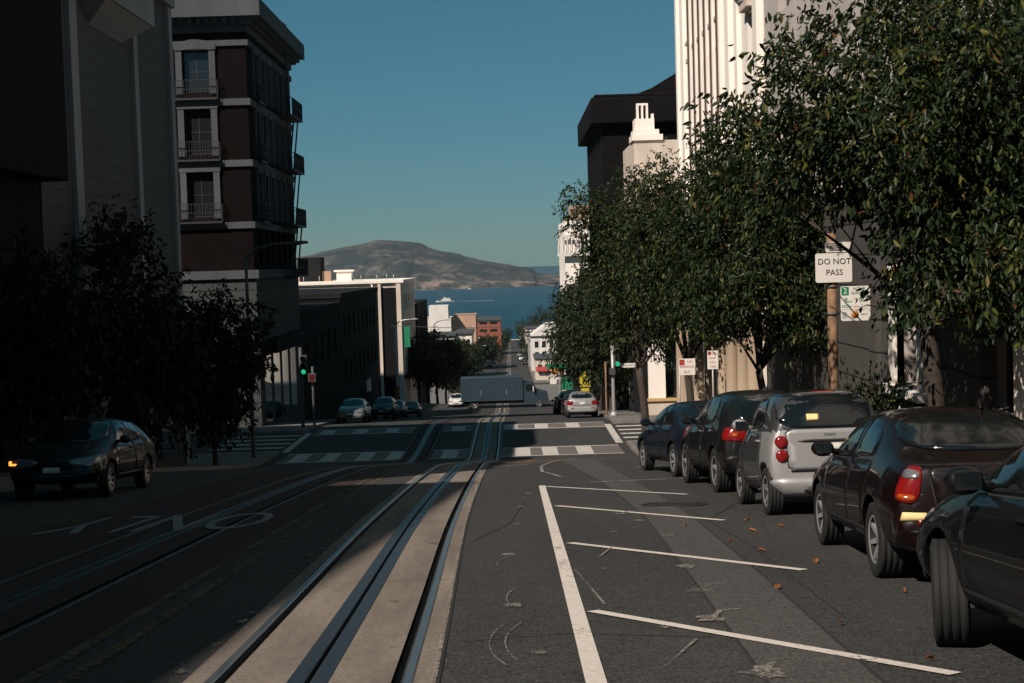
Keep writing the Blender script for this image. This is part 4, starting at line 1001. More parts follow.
def signal_head(root, x, z, ang=0, lit='green', y=-.2):
    b = MB(); b.box(x-.17,x+.17,y-.1,y+.12,z-.5,z+.5)
    for k in range(3):
        zc = z+.33-.33*k
        b.lathe([(.13,0),(.145,0),(.15,.2),(.135,.2)], 14, 0, Matrix.Translation((x,y-.1,zc)) @ Matrix.Rotation(PI/2,4,'X'))
    h = b.build('signal_head', M['pole_dark'], root, Matrix.Rotation(ang,4,'Z'), bevel=.02)
    for k, mm in enumerate(('sig_red_off','sig_amber_off','sig_green' if lit == 'green' else 'sig_red_off')):
        c = MB(); c.lathe([(.001,.03),(.07,.022),(.125,0)], 14, 0, Matrix.Translation((x,y-.105,z+.33-.33*k)) @ Matrix.Rotation(PI/2,4,'X')); c.build('lamp', M[mm], h)
r = place('traffic_light', 'traffic light showing green on a pale pole at the far right corner', 'traffic light', 5.3, 75.2)
pole(r, 3.75, .10, 'pole_metal', taper=.9); b = MB(); b.lathe([(.22,0),(.22,.1),(.13,.25),(.12,.25)], 12); b.build('base', M['pole_metal'], r)
signal_head(r, .24, 3.1, 0, y=-.05)
b = MB(); panel(b, .42, 1.2, 2.55, 2.78, -.05); pn = b.build('sign_panel', M['sign_white'], r); text_on(pn, 'ONE WAY', .13, M['sign_black'], (.81,-.053,2.665))
b = MB(); b.box(-.2,.12,-.28,-.08,2.2,2.55); b.build('walk_signal', M['pole_dark'], r, bevel=.02)
r = place('post', 'thin dark post just left of the far right traffic light', 'post', 4.98, 76.2); pole(r, 2.9, .05, 'wood_pole')
r = place('traffic_light', 'traffic light glowing green in the shade at the far left corner', 'traffic light', -10.75, 72.0)
pole(r, 4.1, .09, 'pole_dark'); signal_head(r, .16, 3.2, 0, y=-.05)
r = place('walk_signal', 'dark walk signal post right of the green light on the left', 'traffic light', -10.45, 74.0)
pole(r, 3.1, .07, 'pole_dark'); b = MB(); b.box(-.2,.2,-.3,-.05,2.3,2.75); b.build('signal_head', M['pole_dark'], r, bevel=.02); c = MB(); c.box(-.14,.14,-.304,-.3005,2.36,2.69); c.build('lamp', M['sig_red_off'], r)

def street_lamp(x, y, h, arm, label, mat='pole_dark', r0=.10, group=None):
    r = place('street_lamp', label, 'street lamp', x, y, group=group); pole(r, h-.5, r0, mat, taper=.65)
    b = MB(); b.tube([(0,0,h-.6),(arm*.25,0,h-.15),(arm*.6,0,h),(arm,0,h+.02)], [.055,.05,.045,.04], 8); b.build('arm', M[mat], r)
    b = MB(); n = 12
    b.lathe([(.001,-.3),(.07,-.28),(.13,-.1),(.14,.15),(.10,.38),(.001,.42)], 12, 0, Matrix.Translation((arm+.25,0,h+.03)) @ Matrix.Diagonal((1,1,.55,1)) @ Matrix.Rotation(PI/2,4,'Y')); b.build('lamp_head', M['sign_grey' if mat != 'pole_dark' else 'pole_dark'], r)
    b = MB(); b.lathe([(.001,-.05),(.07,-.04),(.1,0)], 12, 0, Matrix.Translation((arm+.2,0,h-.04))); b.build('lens', M['lamp_clear'], r)
    return r
street_lamp(-11.1, 60, 9.0, 2.0, 'dark street lamp arching out in front of the brick corner block')
r = street_lamp(-11.45, 140, 9.4, 1.6, 'pale sunlit street lamp pole with an orange panel beyond the crossing', 'cream', .14)
b = MB(); panel(b, -.22,.22,1.3,2.9,-.2); b.build('orange_panel', M['sign_orange'], r)
b = MB(); b.box(.15,.6,-.1,.1,.0,.9); b.build('meter_box', M['sign_white'], r)
street_lamp(-11.2, 206, 12.2, 2.4, 'dark street lamp beside the roof-rail building', 'pole_dark', .1)
street_lamp(-8.9, 345, 9, 2.0, 'pale thin street lamp below the tan building', 'pole_metal', .1)
street_lamp(5.6, 470, 9, -2.0, 'pale thin street lamp far down on the right', 'pole_metal', .1)
r = place('sign_post', 'yellow school crossing sign in the dark beyond the crossing', 'sign', 4.95, 98)
r.scale = (.8,1,1); pole(r, 3.0, .04, 'pole_dark'); b = MB(); pts = [(-.45,1.75),(.45,1.75),(.45,2.4),(0,2.85),(-.45,2.4)]
b.add([(p[0],-.06,p[1]) for p in pts]+[(p[0],-.045,p[1]) for p in pts], [(0,1,2,3,4),(9,8,7,6,5)]+[(i,(i+1)%5,5+(i+1)%5,5+i) for i in range(5)]); pn = b.build('sign_panel', M['sign_yellow'], r)
b = MB()
for s, k in ((-.14,.85),(.14,1)):
    b.lathe([(.001,0),(.06*k,0),(.06*k,.004),(.001,.004)], 10, 0, Matrix.Translation((s,-.062,2.08+.28*k)) @ Matrix.Rotation(PI/2,4,'X'))
    b.add([(s-.09*k,-.064,2.0+.2*k-.12),(s+.09*k,-.064,2.0+.2*k-.12),(s+.06*k,-.064,2.0+.2*k),(s-.06*k,-.064,2.0+.2*k)], [(0,1,2,3)])
    for e in (-.08,.08): b.add([(s-.03,-.064,2.1),(s+.03,-.064,2.1),(s+e+.03,-.064,1.85),(s+e-.03,-.064,1.85)], [(0,1,2,3)])
b.build('walking_figures', M['sign_black'], pn)
b = MB(); panel(b,-.35,.35,1.35,1.65,-.06); b.build('lower_panel', M['sign_yellow'], r)
r = place('street_sign', 'green street name sign on a post at the second crossing', 'sign', 4.9, 150.5); pole(r, 4.6, .05, 'pole_metal'); b = MB(); panel(b,-1.3,1.2,4.2,4.75,-.06); b.build('sign_panel', M['sign_green'], r); b = MB(); panel(b,-1.0,-.3,2.6,3.6,-.06); b.build('small_panel', M['sign_white'], r)
r = place('street_sign', 'green sign panel low on a post beside the truck bonnet', 'sign', 5.6, 151.2); pole(r, 3.4, .05, 'pole_dark'); b = MB(); panel(b,-.5,.7,1.9,3.3,-.06); b.build('sign_panel', M['sign_green'], r)
m = MB(); pts = []
for k in range(25):
    u = k/24; pts.append((-12.9+21*u, 152, -6.2-.5*math.sin(PI*u)))
m.tube(pts, .035, 5); tag(m.build('overhead_wire', M['pole_dark']), 'thin dark wire strung across the street beyond the crossing', 'wire')
r = empty('manhole_cover', (2.2, 19.8, zg(19.8)+.006), ground_rot(19.8)); tag(r, 'round dark patterned manhole cover set in the asphalt', 'manhole')
b = MB(); b.lathe([(.001,0),(.40,0),(.40,-.02)], 32); b.build('cover', M['groove'], r)
b = MB(); b.lathe([(.40,.0),(.40,.008),(.46,.008),(.46,-.01)], 32)
for i in range(-6,7):
    for j in range(-6,7):
        if (i*i+j*j)*.06**2 < .35**2: b.box(i*.06-.017,i*.06+.017,j*.06-.017,j*.06+.017,.0,.008)
b.build('frame', M['iron'], r)
R = random.Random(8)
for k, (x, y) in enumerate(((2.66,12.6),(2.75,11.6),(2.2,14.6),(2.35,13.6),(2.02,11.0),(2.9,10.6),(2.6,15.6),(1.95,16.4),(2.75,16.9),(2.1,9.2),(3.0,16.0),(2.3,7.9))):
    a = R.uniform(0,6.3); L = R.uniform(.03,.06); b = MB()
    v = [(-L,0,0),(-L*.3,L*.42,.02),(L*.4,L*.3,.025),(L,0,.01),(L*.4,-L*.3,.03),(-L*.3,-L*.42,.02)]
    b.add(v, [(0,1,2,3),(0,3,4,5)]); o = b.build('fallen_leaf', M['fallen'], None, recalc=False); o.location = (x,y,zg(y)+.012); o.rotation_euler = (slope(y),R.uniform(-.1,.1),a)
    tag(o, ['curled orange leaf by the rear wheel of the dark red sedan','orange leaf under the rear bumper of the dark red sedan','small orange leaf on the asphalt near the manhole','flat orange leaf between two white hatch lines','pale fallen leaf on the lighter asphalt strip','orange leaf in the shadow of the dark red sedan','brown leaf beside the front wheel of the dark red sedan','tiny leaf on the seam of the asphalt strip','orange leaf behind the silver micro car','pale leaf near the last white hatch line','brown leaf at the tyre of the silver micro car','tan leaf at the end of the nearest hatch line'][k], 'fallen leaf', 'fallen leaves on the asphalt')

# ------------------------------------------------------------------ cars
def ring(st):
    y, zb, zs, zt, wb, wm, ws, wt, lean = st; h = zs-zb
    pr = [(0,zb),(.8*wb,zb),(wb,zb+.06),(wm,zb+.38*h),(wm*.995,zb+.72*h),(ws,zs),(ws+(wt-ws)*.5,zs+(zt-zs)*.55),(wt,zt-min(.05,(zt-zs)*.25)),(.5*wt,zt-.008),(0,zt)]
    return [(x, y+lean*(z-zb), z) for x, z in pr]
def chaikin(p, n=2, k=.22):
    for _ in range(n):
        q = []
        for a, b in zip(p, p[1:]+p[:1]): q += [(a[0]+(b[0]-a[0])*k, a[1]+(b[1]-a[1])*k), (a[0]+(b[0]-a[0])*(1-k), a[1]+(b[1]-a[1])*(1-k))]
        p = q
    return p
def patch(mb, bvh, poly, fmap, off, mi=0, res=.07, rnd=2, skirt=.02, k=.18):
    """a panel that follows the body: polygon laid on the surface, standing `off` proud with closed edges"""
    poly = [Vector(p) for p in (chaikin(poly, rnd, k) if rnd else poly)]; bd = []
    for a, b in zip(poly, poly[1:]+poly[:1]):
        n = max(1, int((b-a).length/res)); bd += [a+(b-a)*i/n for i in range(n)]
    xs = [p.x for p in bd]; yy = [p.y for p in bd]; pts = list(bd)
    def inside(p):
        c = False
        for a, b in zip(bd, bd[1:]+bd[:1]):
            if (a.y > p.y) != (b.y > p.y) and p.x < (b.x-a.x)*(p.y-a.y)/(b.y-a.y)+a.x: c = not c
        return c
    x = min(xs)+res*.5
    while x < max(xs):
        y = min(yy)+res*.5
        while y < max(yy):
            p = Vector((x,y))
            if inside(p) and min((p-q).length for q in bd) > res*.45: pts.append(p)
            y += res
        x += res
    o = delaunay_2d_cdt(pts, [], [list(range(len(bd)))], 1, 1e-6)
    vs = []; ok = []
    for p in o[0]:
        s, d = fmap(p.x, p.y); hit, nn, _, _ = bvh.ray_cast(Vector(s), Vector(d), 8)
        if hit is None: vs.append((0,0,0)); ok.append(False)
        else:
            if nn.dot(Vector(d)) > 0: nn = -nn
            vs.append(tuple(hit+nn*off)); ok.append(True)
    fs = [f for f in o[2] if all(ok[i] for i in f)]
    ec = {}
    for f in fs:
        for a, b in zip(f, f[1:]+f[:1]): ec[frozenset((a,b))] = ec.get(frozenset((a,b)),[])+[(a,b)]
    b0 = len(vs); extra = {}; sk = []
    for e, l in ec.items():
        if len(l) == 1:
            a, b = l[0]
            for i in (a, b):
                if i not in extra:
                    s, d = fmap(o[0][i].x, o[0][i].y); extra[i] = len(vs); vs.append(tuple(Vector(vs[i])+Vector(d).normalized()*skirt))
            sk.append((b, a, extra[a], extra[b]))
    mb.add(vs, [tuple(f) for f in fs], mi, True); base = len(mb.v)-len(vs)
    for f in sk: mb.f.append([base+i for i in f]); mb.m.append(mi); mb.sm.append(False)
_wheels = {}
def wheel_mesh(R, w, spokes):
    k = (R, w, spokes)
    if k in _wheels: return _wheels[k]
    A = Matrix.Rotation(PI/2, 4, 'Y'); t = MB(); r = R*.66
    prof = [(r,-w*.42),(r+.02,-w*.5),(R-.05,-w*.52),(R-.015,-w*.46)]
    for i in range(4):
        c = -w*.36+i*w*.24; prof += [(R,c-w*.09),(R,c+w*.09),(R-.007,c+w*.10),(R-.007,c+w*.14)]
    prof = prof[:-2]+[(R-.015,w*.46),(R-.05,w*.52),(r+.02,w*.5),(r,w*.42)]
    t.lathe(prof, 36, 0, A); tm = t.mesh('wheel', True)
    tm.materials.append(M['rubber'])
    m = MB(); m.lathe([(r+.004,-w*.43),(r+.004,w*.43)], 32, 0, A); m.lathe([(r+.004,w*.43),(r-.012,w*.47),(r-.022,w*.42)], 32, 0, A); m.lathe([(r-.022,w*.42),(r-.03,w*.1)], 32, 1, A)
    m.lathe([(.001,w*.30),(.055,w*.30),(.065,w*.22),(.075,w*.05)], 16, 0, A); m.lathe([(.001,w*.02),(r-.02,w*.02)], 24, 1, A)
    for i in range(spokes):
        Rm = Matrix.Rotation(2*PI*i/spokes, 4, 'X'); c = MB()
        q = [Rm @ Vector(p) for p in ((w*.26,-.026,.04),(w*.26,.026,.04),(w*.40,.018,r-.02),(w*.40,-.018,r-.02),(w*.12,-.03,.04),(w*.12,.03,.04),(w*.2,.02,r-.02),(w*.2,-.02,r-.02))]
        m.add(q, [(0,1,2,3),(7,6,5,4),(0,4,5,1),(1,5,6,2),(2,6,7,3),(3,7,4,0)])
    rm = m.mesh('rim', True); rm.materials.append(M['rim']); rm.materials.append(M['groove'])
    _wheels[k] = (tm, rm); return _wheels[k]

SPEC = {}
SPEC['sedan'] = dict(L=4.4, W=1.72, R=.315, wy=(.92,3.52), ww=.205,
  st=[(.05,.30,.90,.97,.70,.78,.66,.46,.06),(.16,.26,.93,1.01,.76,.83,.74,.58,.03),(.5,.24,.96,1.06,.80,.86,.78,.62,0),(.72,.22,.97,1.12,.81,.86,.78,.60,0),(1.05,.22,.97,1.27,.81,.86,.78,.57,0),(1.4,.22,.965,1.39,.81,.86,.78,.55,0),(1.95,.22,.955,1.435,.81,.86,.78,.555,0),(2.45,.22,.945,1.41,.81,.86,.78,.55,0),(2.85,.22,.935,1.25,.81,.86,.78,.58,0),(3.25,.22,.92,1.02,.81,.86,.77,.62,0),(3.7,.24,.86,.93,.80,.86,.76,.60,0),(4.15,.26,.76,.82,.76,.83,.72,.54,0),(4.36,.30,.62,.68,.66,.74,.62,.44,-.05)],
  sw=[[(1.98,.985),(2.98,.955),(2.86,1.06),(2.42,1.335),(2.02,1.375)],[(1.12,1.01),(1.9,.985),(1.94,1.375),(1.66,1.36),(1.3,1.22)]],
  ws=[(-.66,.99),(.66,.99),(.52,1.37),(-.52,1.37)], rw=[(-.62,1.07),(.62,1.07),(.5,1.36),(-.5,1.36)],
  doors=[[(1.96,.30),(3.08,.32),(3.12,.93),(1.96,.96)],[(1.28,.55),(1.38,.32),(1.92,.30),(1.92,.96),(1.1,.98)]], handles=[(2.12,.86),(1.28,.88)],
  tl=[(-.10,.70),(.075,.67),(.095,.95),(-.045,.97)], hl=[(-.02,.56),(.30,.58),(.42,.70),(-.42,.80)], rb=(-.80,.30,.80,.60), plate=(0,.80), fb=(.26,.52))
SPEC['micro'] = dict(L=2.7, W=1.56, R=.29, wy=(.43,2.27), ww=.19,
  st=[(.03,.30,.98,1.06,.60,.70,.62,.50,.06),(.09,.26,1.0,1.22,.70,.75,.68,.56,.03),(.22,.24,1.02,1.42,.73,.77,.70,.56,0),(.42,.23,1.02,1.50,.74,.78,.70,.56,0),(.9,.22,1.0,1.54,.74,.78,.70,.56,0),(1.35,.22,.98,1.53,.74,.78,.70,.56,0),(1.65,.22,.97,1.46,.74,.78,.70,.56,0),(1.95,.22,.96,1.24,.74,.78,.69,.56,0),(2.2,.24,.93,1.04,.72,.77,.67,.54,0),(2.48,.26,.80,.88,.68,.74,.62,.48,0),(2.64,.30,.62,.70,.56,.64,.52,.38,0)],
  sw=[[(.75,1.06),(1.78,1.02),(1.62,1.32),(1.45,1.42),(.78,1.43)]], ws=[(-.6,1.06),(.6,1.06),(.52,1.46),(-.52,1.46)], rw=[(-.655,1.055),(.655,1.055),(.565,1.485),(-.565,1.485)],
  doors=[[(.74,.30),(1.72,.30),(1.92,.5),(1.9,.98),(.74,1.02)]], handles=[(.86,.9)], tl=None, hl=[(0,.6),(.2,.6),(.2,.78),(-.2,.8)], rb=(-.74,.24,.74,.50), plate=(.0,.80), fb=(.26,.5))
SPEC['suv'] = dict(L=4.6, W=1.84, R=.36, wy=(.92,3.62), ww=.235,
  st=[(.06,.36,1.02,1.08,.74,.84,.72,.52,.06),(.16,.32,1.06,1.16,.81,.89,.80,.62,.04),(.34,.30,1.08,1.36,.85,.91,.83,.62,0),(.62,.28,1.09,1.56,.86,.92,.83,.62,0),(1.0,.28,1.08,1.63,.86,.92,.83,.62,0),(1.7,.28,1.06,1.67,.86,.92,.83,.62,0),(2.3,.28,1.05,1.65,.86,.92,.83,.61,0),(2.75,.28,1.04,1.52,.86,.92,.83,.62,0),(3.25,.28,1.03,1.20,.86,.92,.82,.66,0),(3.7,.30,.99,1.08,.85,.92,.80,.64,0),(4.2,.32,.88,.96,.80,.89,.76,.58,0),(4.54,.36,.70,.78,.68,.78,.64,.46,-.04)],
  sw=[[(2.05,1.12),(3.1,1.09),(2.62,1.50),(2.08,1.57)],[(1.12,1.14),(1.98,1.12),(2.0,1.575),(1.15,1.545)],[(.55,1.19),(1.05,1.15),(1.07,1.53),(.78,1.48)]],
  ws=[(-.70,1.15),(.70,1.15),(.57,1.58),(-.57,1.58)], rw=[(-.66,1.16),(.66,1.16),(.54,1.52),(-.54,1.52)],
  doors=[[(2.02,.38),(3.15,.40),(3.18,1.04),(2.02,1.07)],[(1.35,.62),(1.45,.38),(1.98,.38),(1.98,1.07),(1.1,1.1)]], handles=[(2.18,.98),(1.3,1.0)],
  tl=[(-.18,.88),(.17,.84),(.22,.94),(.16,1.05),(-.14,1.07)], hl=[(0,.68),(.35,.70),(.4,.84),(-.4,.92)], rb=(-.88,.36,.88,.66), plate=(0,.86), fb=(.32,.6))
SPEC['hatch'] = dict(L=4.2, W=1.74, R=.31, wy=(.80,3.36), ww=.205,
  st=[(.05,.30,.92,.99,.70,.79,.68,.50,.06),(.14,.27,.96,1.06,.78,.84,.76,.60,.03),(.34,.25,.98,1.22,.81,.86,.78,.58,0),(.66,.24,.98,1.37,.82,.87,.78,.56,0),(1.1,.24,.97,1.43,.82,.87,.78,.56,0),(1.75,.24,.955,1.46,.82,.87,.78,.56,0),(2.25,.24,.945,1.44,.82,.87,.78,.555,0),(2.65,.24,.935,1.28,.82,.87,.78,.58,0),(3.05,.24,.92,1.04,.82,.87,.77,.62,0),(3.5,.25,.86,.94,.80,.86,.76,.60,0),(3.95,.27,.76,.83,.76,.83,.72,.54,0),(4.16,.30,.62,.69,.66,.74,.62,.44,-.05)],
  sw=[[(1.8,.985),(2.8,.955),(2.66,1.06),(2.24,1.36),(1.84,1.395)],[(.85,1.02),(1.72,.985),(1.76,1.395),(1.0,1.35)]],
  ws=[(-.66,1.0),(.66,1.0),(.52,1.39),(-.52,1.39)], rw=[(-.62,1.06),(.62,1.06),(.5,1.36),(-.5,1.36)],
  doors=[[(1.78,.32),(2.88,.34),(2.92,.93),(1.78,.96)],[(1.12,.58),(1.22,.34),(1.74,.32),(1.74,.96),(.95,.98)]], handles=[(1.92,.86),(1.12,.88)],
  tl=[(-.22,.72),(.18,.70),(.2,.92),(-.2,.94)], hl=[(-.02,.56),(.28,.58),(.4,.70),(-.4,.80)], rb=(-.82,.30,.82,.60), plate=(0,.78), fb=(.26,.52))
_body = {}
def body_mesh(kind):
    if kind in _body: return _body[kind]
    S = SPEC[kind]; bm = bmesh.new(); rings = []
    for st in S['st']:
        p = ring(st); right = [bm.verts.new(q) for q in p]; left = [right[0]]+[bm.verts.new((-q[0],q[1],q[2])) for q in p[1:-1]]+[right[-1]]
        rings.append((right, left))
    for (r0, l0), (r1, l1) in zip(rings, rings[1:]):
        for i in range(9):
            bm.faces.new((r0[i], r0[i+1], r1[i+1], r1[i])); bm.faces.new((l0[i], l1[i], l1[i+1], l0[i+1]))
    for (r, l), fl in ((rings[0],0),(rings[-1],1)):
        for i in range(9):
            q = [r[i], l[i], l[i+1], r[i+1]]; q = [v for j, v in enumerate(q) if v not in q[:j]]
            bm.faces.new(q if fl == 0 else q[::-1])
    bmesh.ops.recalc_face_normals(bm, faces=bm.faces)
    me = bpy.data.meshes.new('body'); bm.to_mesh(me); bm.free()
    for pl in me.polygons: pl.use_smooth = True
    ob = bpy.data.objects.new('body_tmp', me); COL.objects.link(ob); mo = ob.modifiers.new('s', 'SUBSURF'); mo.levels = 2; mo.render_levels = 2
    dg = bpy.context.evaluated_depsgraph_get(); sm = bpy.data.meshes.new_from_object(ob.evaluated_get(dg)); ob.modifiers.clear(); ob.data = sm
    bvh = BVHTree.FromPolygons([v.co for v in sm.vertices], [list(p.vertices) for p in sm.polygons])
    c = MB()
    for wy in S['wy']:
        for s in (-1,1): c.lathe([(.001,-.17),(S['R']+.055,-.17),(S['R']+.055,.17),(.001,.17)], 40, 0, Matrix.Translation((s*(S['W']/2-.05),wy,S['R']+.015)) @ Matrix.Rotation(PI/2,4,'Y'))
    cm = c.mesh('cut'); bmm = bmesh.new(); bmm.from_mesh(cm); bmesh.ops.remove_doubles(bmm, verts=bmm.verts, dist=.003); bmesh.ops.recalc_face_normals(bmm, faces=bmm.faces); bmm.to_mesh(cm); bmm.free()
    co = bpy.data.objects.new('cut_tmp', cm); COL.objects.link(co)
    bo = ob.modifiers.new('b', 'BOOLEAN'); bo.object = co; bo.operation = 'DIFFERENCE'; bo.solver = 'EXACT'
    n0 = len(sm.polygons)
    dg = bpy.context.evaluated_depsgraph_get(); dg.update(); fin = bpy.data.meshes.new_from_object(ob.evaluated_get(dg))
    bpy.data.objects.remove(ob); bpy.data.objects.remove(co)
    while len(fin.materials) < 2: fin.materials.append(None)
    for pl in fin.polygons:
        cc = pl.center; arch = False
        for wy in S['wy']:
            rr = math.hypot(cc.y-wy, cc.z-S['R']-.015)
            if (abs(rr-(S['R']+.055)) < .012 and abs(pl.normal.x) < .35 and abs(cc.x) > S['W']/2-.24) or (rr < S['R']+.05 and abs(abs(cc.x)-(S['W']/2-.22)) < .012 and abs(pl.normal.x) > .8): arch = True
        pl.material_index = 1 if (arch or cc.z < S['st'][3][1]+.03) else 0; pl.use_smooth = not arch
    fin.name = 'body'; _body[kind] = (fin, bvh); return _body[kind]
def car(kind, name, label, paint, x, y, heading=0, group=None, steer=0, sub=None, detail=2, base=0, cat='car', sticker=False, sc=1.0, sz=1.0):
    """x = centre line, y = rear bumper (heading 0) or front bumper (heading 180 faces the camera)"""
    S = SPEC[kind]; L, W = S['L'], S['W']; fin, bvh = body_mesh(kind)
    root = empty(name, (x,y,zg(y+2)-slope(y+2)*2+base) if heading == 0 else (x,y+L,zg(y+L-2)+slope(y+L-2)*2+base)); a = math.atan(slope(y+2))
    root.rotation_euler = (a,0,sub or 0) if heading == 0 else (-a,0,PI+(sub or 0)); root.scale = (sc,sc,sc*sz); tag(root, label, cat, group)
    me = fin.copy(); me.materials.clear(); me.materials.append(paint); me.materials.append(M['black_trim']); link2('body', me, root)
    if kind == 'micro':
        me.materials.append(M['paint_panel'])
        for pl in me.polygons:
            if pl.center.z > 1.035 and pl.material_index == 0: pl.material_index = 2
    side = lambda s: (lambda u, v: ((s*3, u, v), (-s,0,0)))
    rear = lambda u, v: ((u,-3,v),(0,1,0)); front = lambda u, v: ((u,L+3,v),(0,-1,0)); top = lambda u, v: ((u,v,3),(0,0,-1))
    q = math.sqrt(.5)
    rc = lambda s: (lambda u, v: ((s*(W/2)-s*q*u+s*q*3, -q*u-q*3, v), (-s*q,q,0)))
    fc = lambda s: (lambda u, v: ((s*(W/2)-s*q*u+s*q*3, L+q*u+q*3, v), (-s*q,-q,0)))
    def mk(nm, mat, poly, fm, off=.006, res=.08, rnd=2, par=None, k=.18, seam=False):
        m = MB(); patch(m, bvh, poly, fm, off, 0, res, rnd, .02, k)
        if seam:
            cx = sum(p[0] for p in poly)/len(poly); cy = sum(p[1] for p in poly)/len(poly)
            patch(m, bvh, [(cx+(p[0]-cx)*(1+.014/abs(p[0]-cx+1e-6)*abs(p[0]-cx)/max(.3,math.hypot(p[0]-cx,p[1]-cy))), cy+(p[1]-cy)*(1+.02/max(.2,math.hypot(p[0]-cx,p[1]-cy)))) for p in poly], fm, off*.4, 1, res, rnd, .01, k)
        return m.build(nm, [mat, M['groove']] if seam else mat, par or root, recalc=False)
    mk('windscreen', M['car_glass'], S['ws'], front); 
    rwn = mk('rear_window', M['car_glass'], S['rw'], rear)
    if sticker:
        zc = S['rw'][0][1]+.1; px = -.27 if kind == 'micro' else -.25
        mk('permit_sticker', M['yellow_paper'], [(px,zc),(px+.15,zc),(px+.15,zc+.075),(px,zc+.075)], rear, .010, .05, 0, rwn)
    for s in (-1, 1):
        for w in S['sw']: mk('side_window', M['car_glass'], w, side(s), .005, .09)
        if detail > 1:
            for i, d in enumerate(S['doors']):
                dr = mk('door', M['paint_panel'] if kind == 'micro' else paint, d, side(s), .005, .10, 2, None, .10, True)
                hy, hz = S['handles'][i]; hit = bvh.ray_cast(Vector((s*3,hy,hz)), Vector((-s,0,0)), 5)[0]
                b = MB(); b.box(hit.x-.012 if s < 0 else hit.x-.018, hit.x+.018 if s < 0 else hit.x+.012, hy-.09, hy+.09, hz-.016, hz+.016); b.box(*sorted((hit.x, hit.x+s*.035)), hy-.085, hy+.085, hz-.012, hz+.010)
                b.build('handle', paint if kind != 'suv' else M['chrome'], dr, bevel=.006)
            mk('side_trim', M['black_trim'], [(S['wy'][0]+S['R']+.1,.36 if kind != 'suv' else .45),(S['wy'][1]-S['R']-.1,.36 if kind != 'suv' else .45),(S['wy'][1]-S['R']-.1,.40 if kind != 'suv' else .50),(S['wy'][0]+S['R']+.1,.40 if kind != 'suv' else .50)], side(s), .012, .12, 0)
        if S['tl']:
            tl = mk('tail_light', M['lamp_red'], S['tl'], rc(s), .014, .05)
            if kind == 'sedan': mk('clear_lens', M['lamp_clear'], [(-.05,.875),(.07,.865),(.075,.925),(-.035,.94)], rc(s), .02, .04, 1, tl); mk('orange_lens', M['lamp_orange'], [(-.065,.71),(.055,.695),(.06,.74),(-.06,.755)], rc(s), .02, .04, 1, tl)
            if kind in ('suv',): mk('clear_lens', M['lamp_orange'], [(.02,.92),(.10,.91),(.11,.98),(.02,.99)], rc(s), .02, .04, 1, tl)
        if kind == 'micro':
            mk('side_panel', M['paint_panel'], [(.66,.30),(1.85,.30),(1.95,.5),(2.2,.62),(2.25,.86),(1.95,.96),(.66,1.01)], side(s), .003, .08, 1)
            for zc in (.90, .735):
                mk('tail_light', M['lamp_red'], [(s*.60+.078*math.cos(t*PI/8), zc+.075*math.sin(t*PI/8)) for t in range(16)], rear, .022, .04, 0)
        hl = mk('headlight', M['lamp_clear'], S['hl'], fc(s), .010, .06)
        # door mirror
        my = max(p[0] for p in S['sw'][0])-.18; mz = S['sw'][0][1][1]+.07
        hit = bvh.ray_cast(Vector((s*3,my,mz-.03)), Vector((-s,0,0)), 5)[0]; b = MB()
        prof = [(.001,-.075),(.055,-.07),(.082,-.04),(.088,.0),(.07,.05),(.03,.085),(.001,.09)]
        b.lathe(prof, 16, 0, Matrix.Translation((hit.x+s*.16,my,mz)) @ Matrix.Diagonal((1.25,1,.95,1)) @ Matrix.Rotation(-PI/2,4,'X')); b.tube([(hit.x-s*.02,my+.02,mz-.05),(hit.x+s*.10,my+.01,mz-.02)], [.035,.025], 8)
        mir = b.build('wing_mirror', paint if detail > 1 else M['black_trim'], root)
        b = MB(); b.box(hit.x+s*.16-.075,hit.x+s*.16+.075,my-.082,my-.076,mz-.05,mz+.05); b.build('mirror_glass', M['car_glass'], mir, bevel=.002)
        for wi, wy in enumerate(S['wy']):
            tm, rm = wheel_mesh(S['R'], S['ww'], {'sedan':7,'micro':5,'suv':5,'hatch':9}[kind])
            mt = Matrix.Translation((s*(W/2-S['ww']*.5-(.02 if not steer else -.03)),wy,S['R'])) @ Matrix.Rotation((steer if wi == 1 else 0),4,'Z') @ Matrix.Rotation(0 if s > 0 else PI,4,'Z')
            wo = link2('wheel', tm, root, mt); link2('rim', rm, wo)
    # bumpers, plate, badge strip
    x0, z0, x1, z1 = S['rb']
    m = MB(); patch(m, bvh, [(-x1*.97,z0+.03),(x1*.97,z0+.03),(x1*.97,z1-.03),(-x1*.97,z1-.03)], lambda u, v: ((u,-3,v),(0,1,0)), .035, 0, .08, 2, .06, .1); bp = m.build('rear_bumper', paint, root, recalc=False)
    if kind == 'micro':
        mk('bumper_grille', M['black_trim'], [(-.36,.29),(.36,.29),(.33,.37),(-.33,.37)], rear, .042, .05, 1, bp)
        mk('tailgate', paint, [(-.52,.56),(.52,.56),(.54,1.05),(-.54,1.05)], rear, .012, .08, 1, None, .08, True)
        mk('handle_recess', M['black_trim'], [(-.42,.905),(-.3,.89),(.3,.89),(.42,.905),(.3,.925),(-.3,.925)], rear, .02, .05, 1)
        mk('roof_panel', M['car_glass'], [(-.5,.27),(.5,.27),(.5,1.5),(-.5,1.5)], top, .006, .1, 2)
        mk('tailgate_slot', M['black_trim'], [(-.5,.545),(.5,.545),(.48,.575),(-.48,.575)], rear, .02, .05, 0)
        yy = bvh.ray_cast(Vector((0,-3,1.0)), Vector((0,1,0)), 8)[0].y
        text_on(root, 'smart', .06, M['chrome'], (.0,yy-.016,.985), (PI/2-.06,0,0), .003)
        b = MB(); b.box(-.14,.14,.345,.365,1.50,1.512); b.build('roof_lamp', M['lamp_red'], root)
    else:
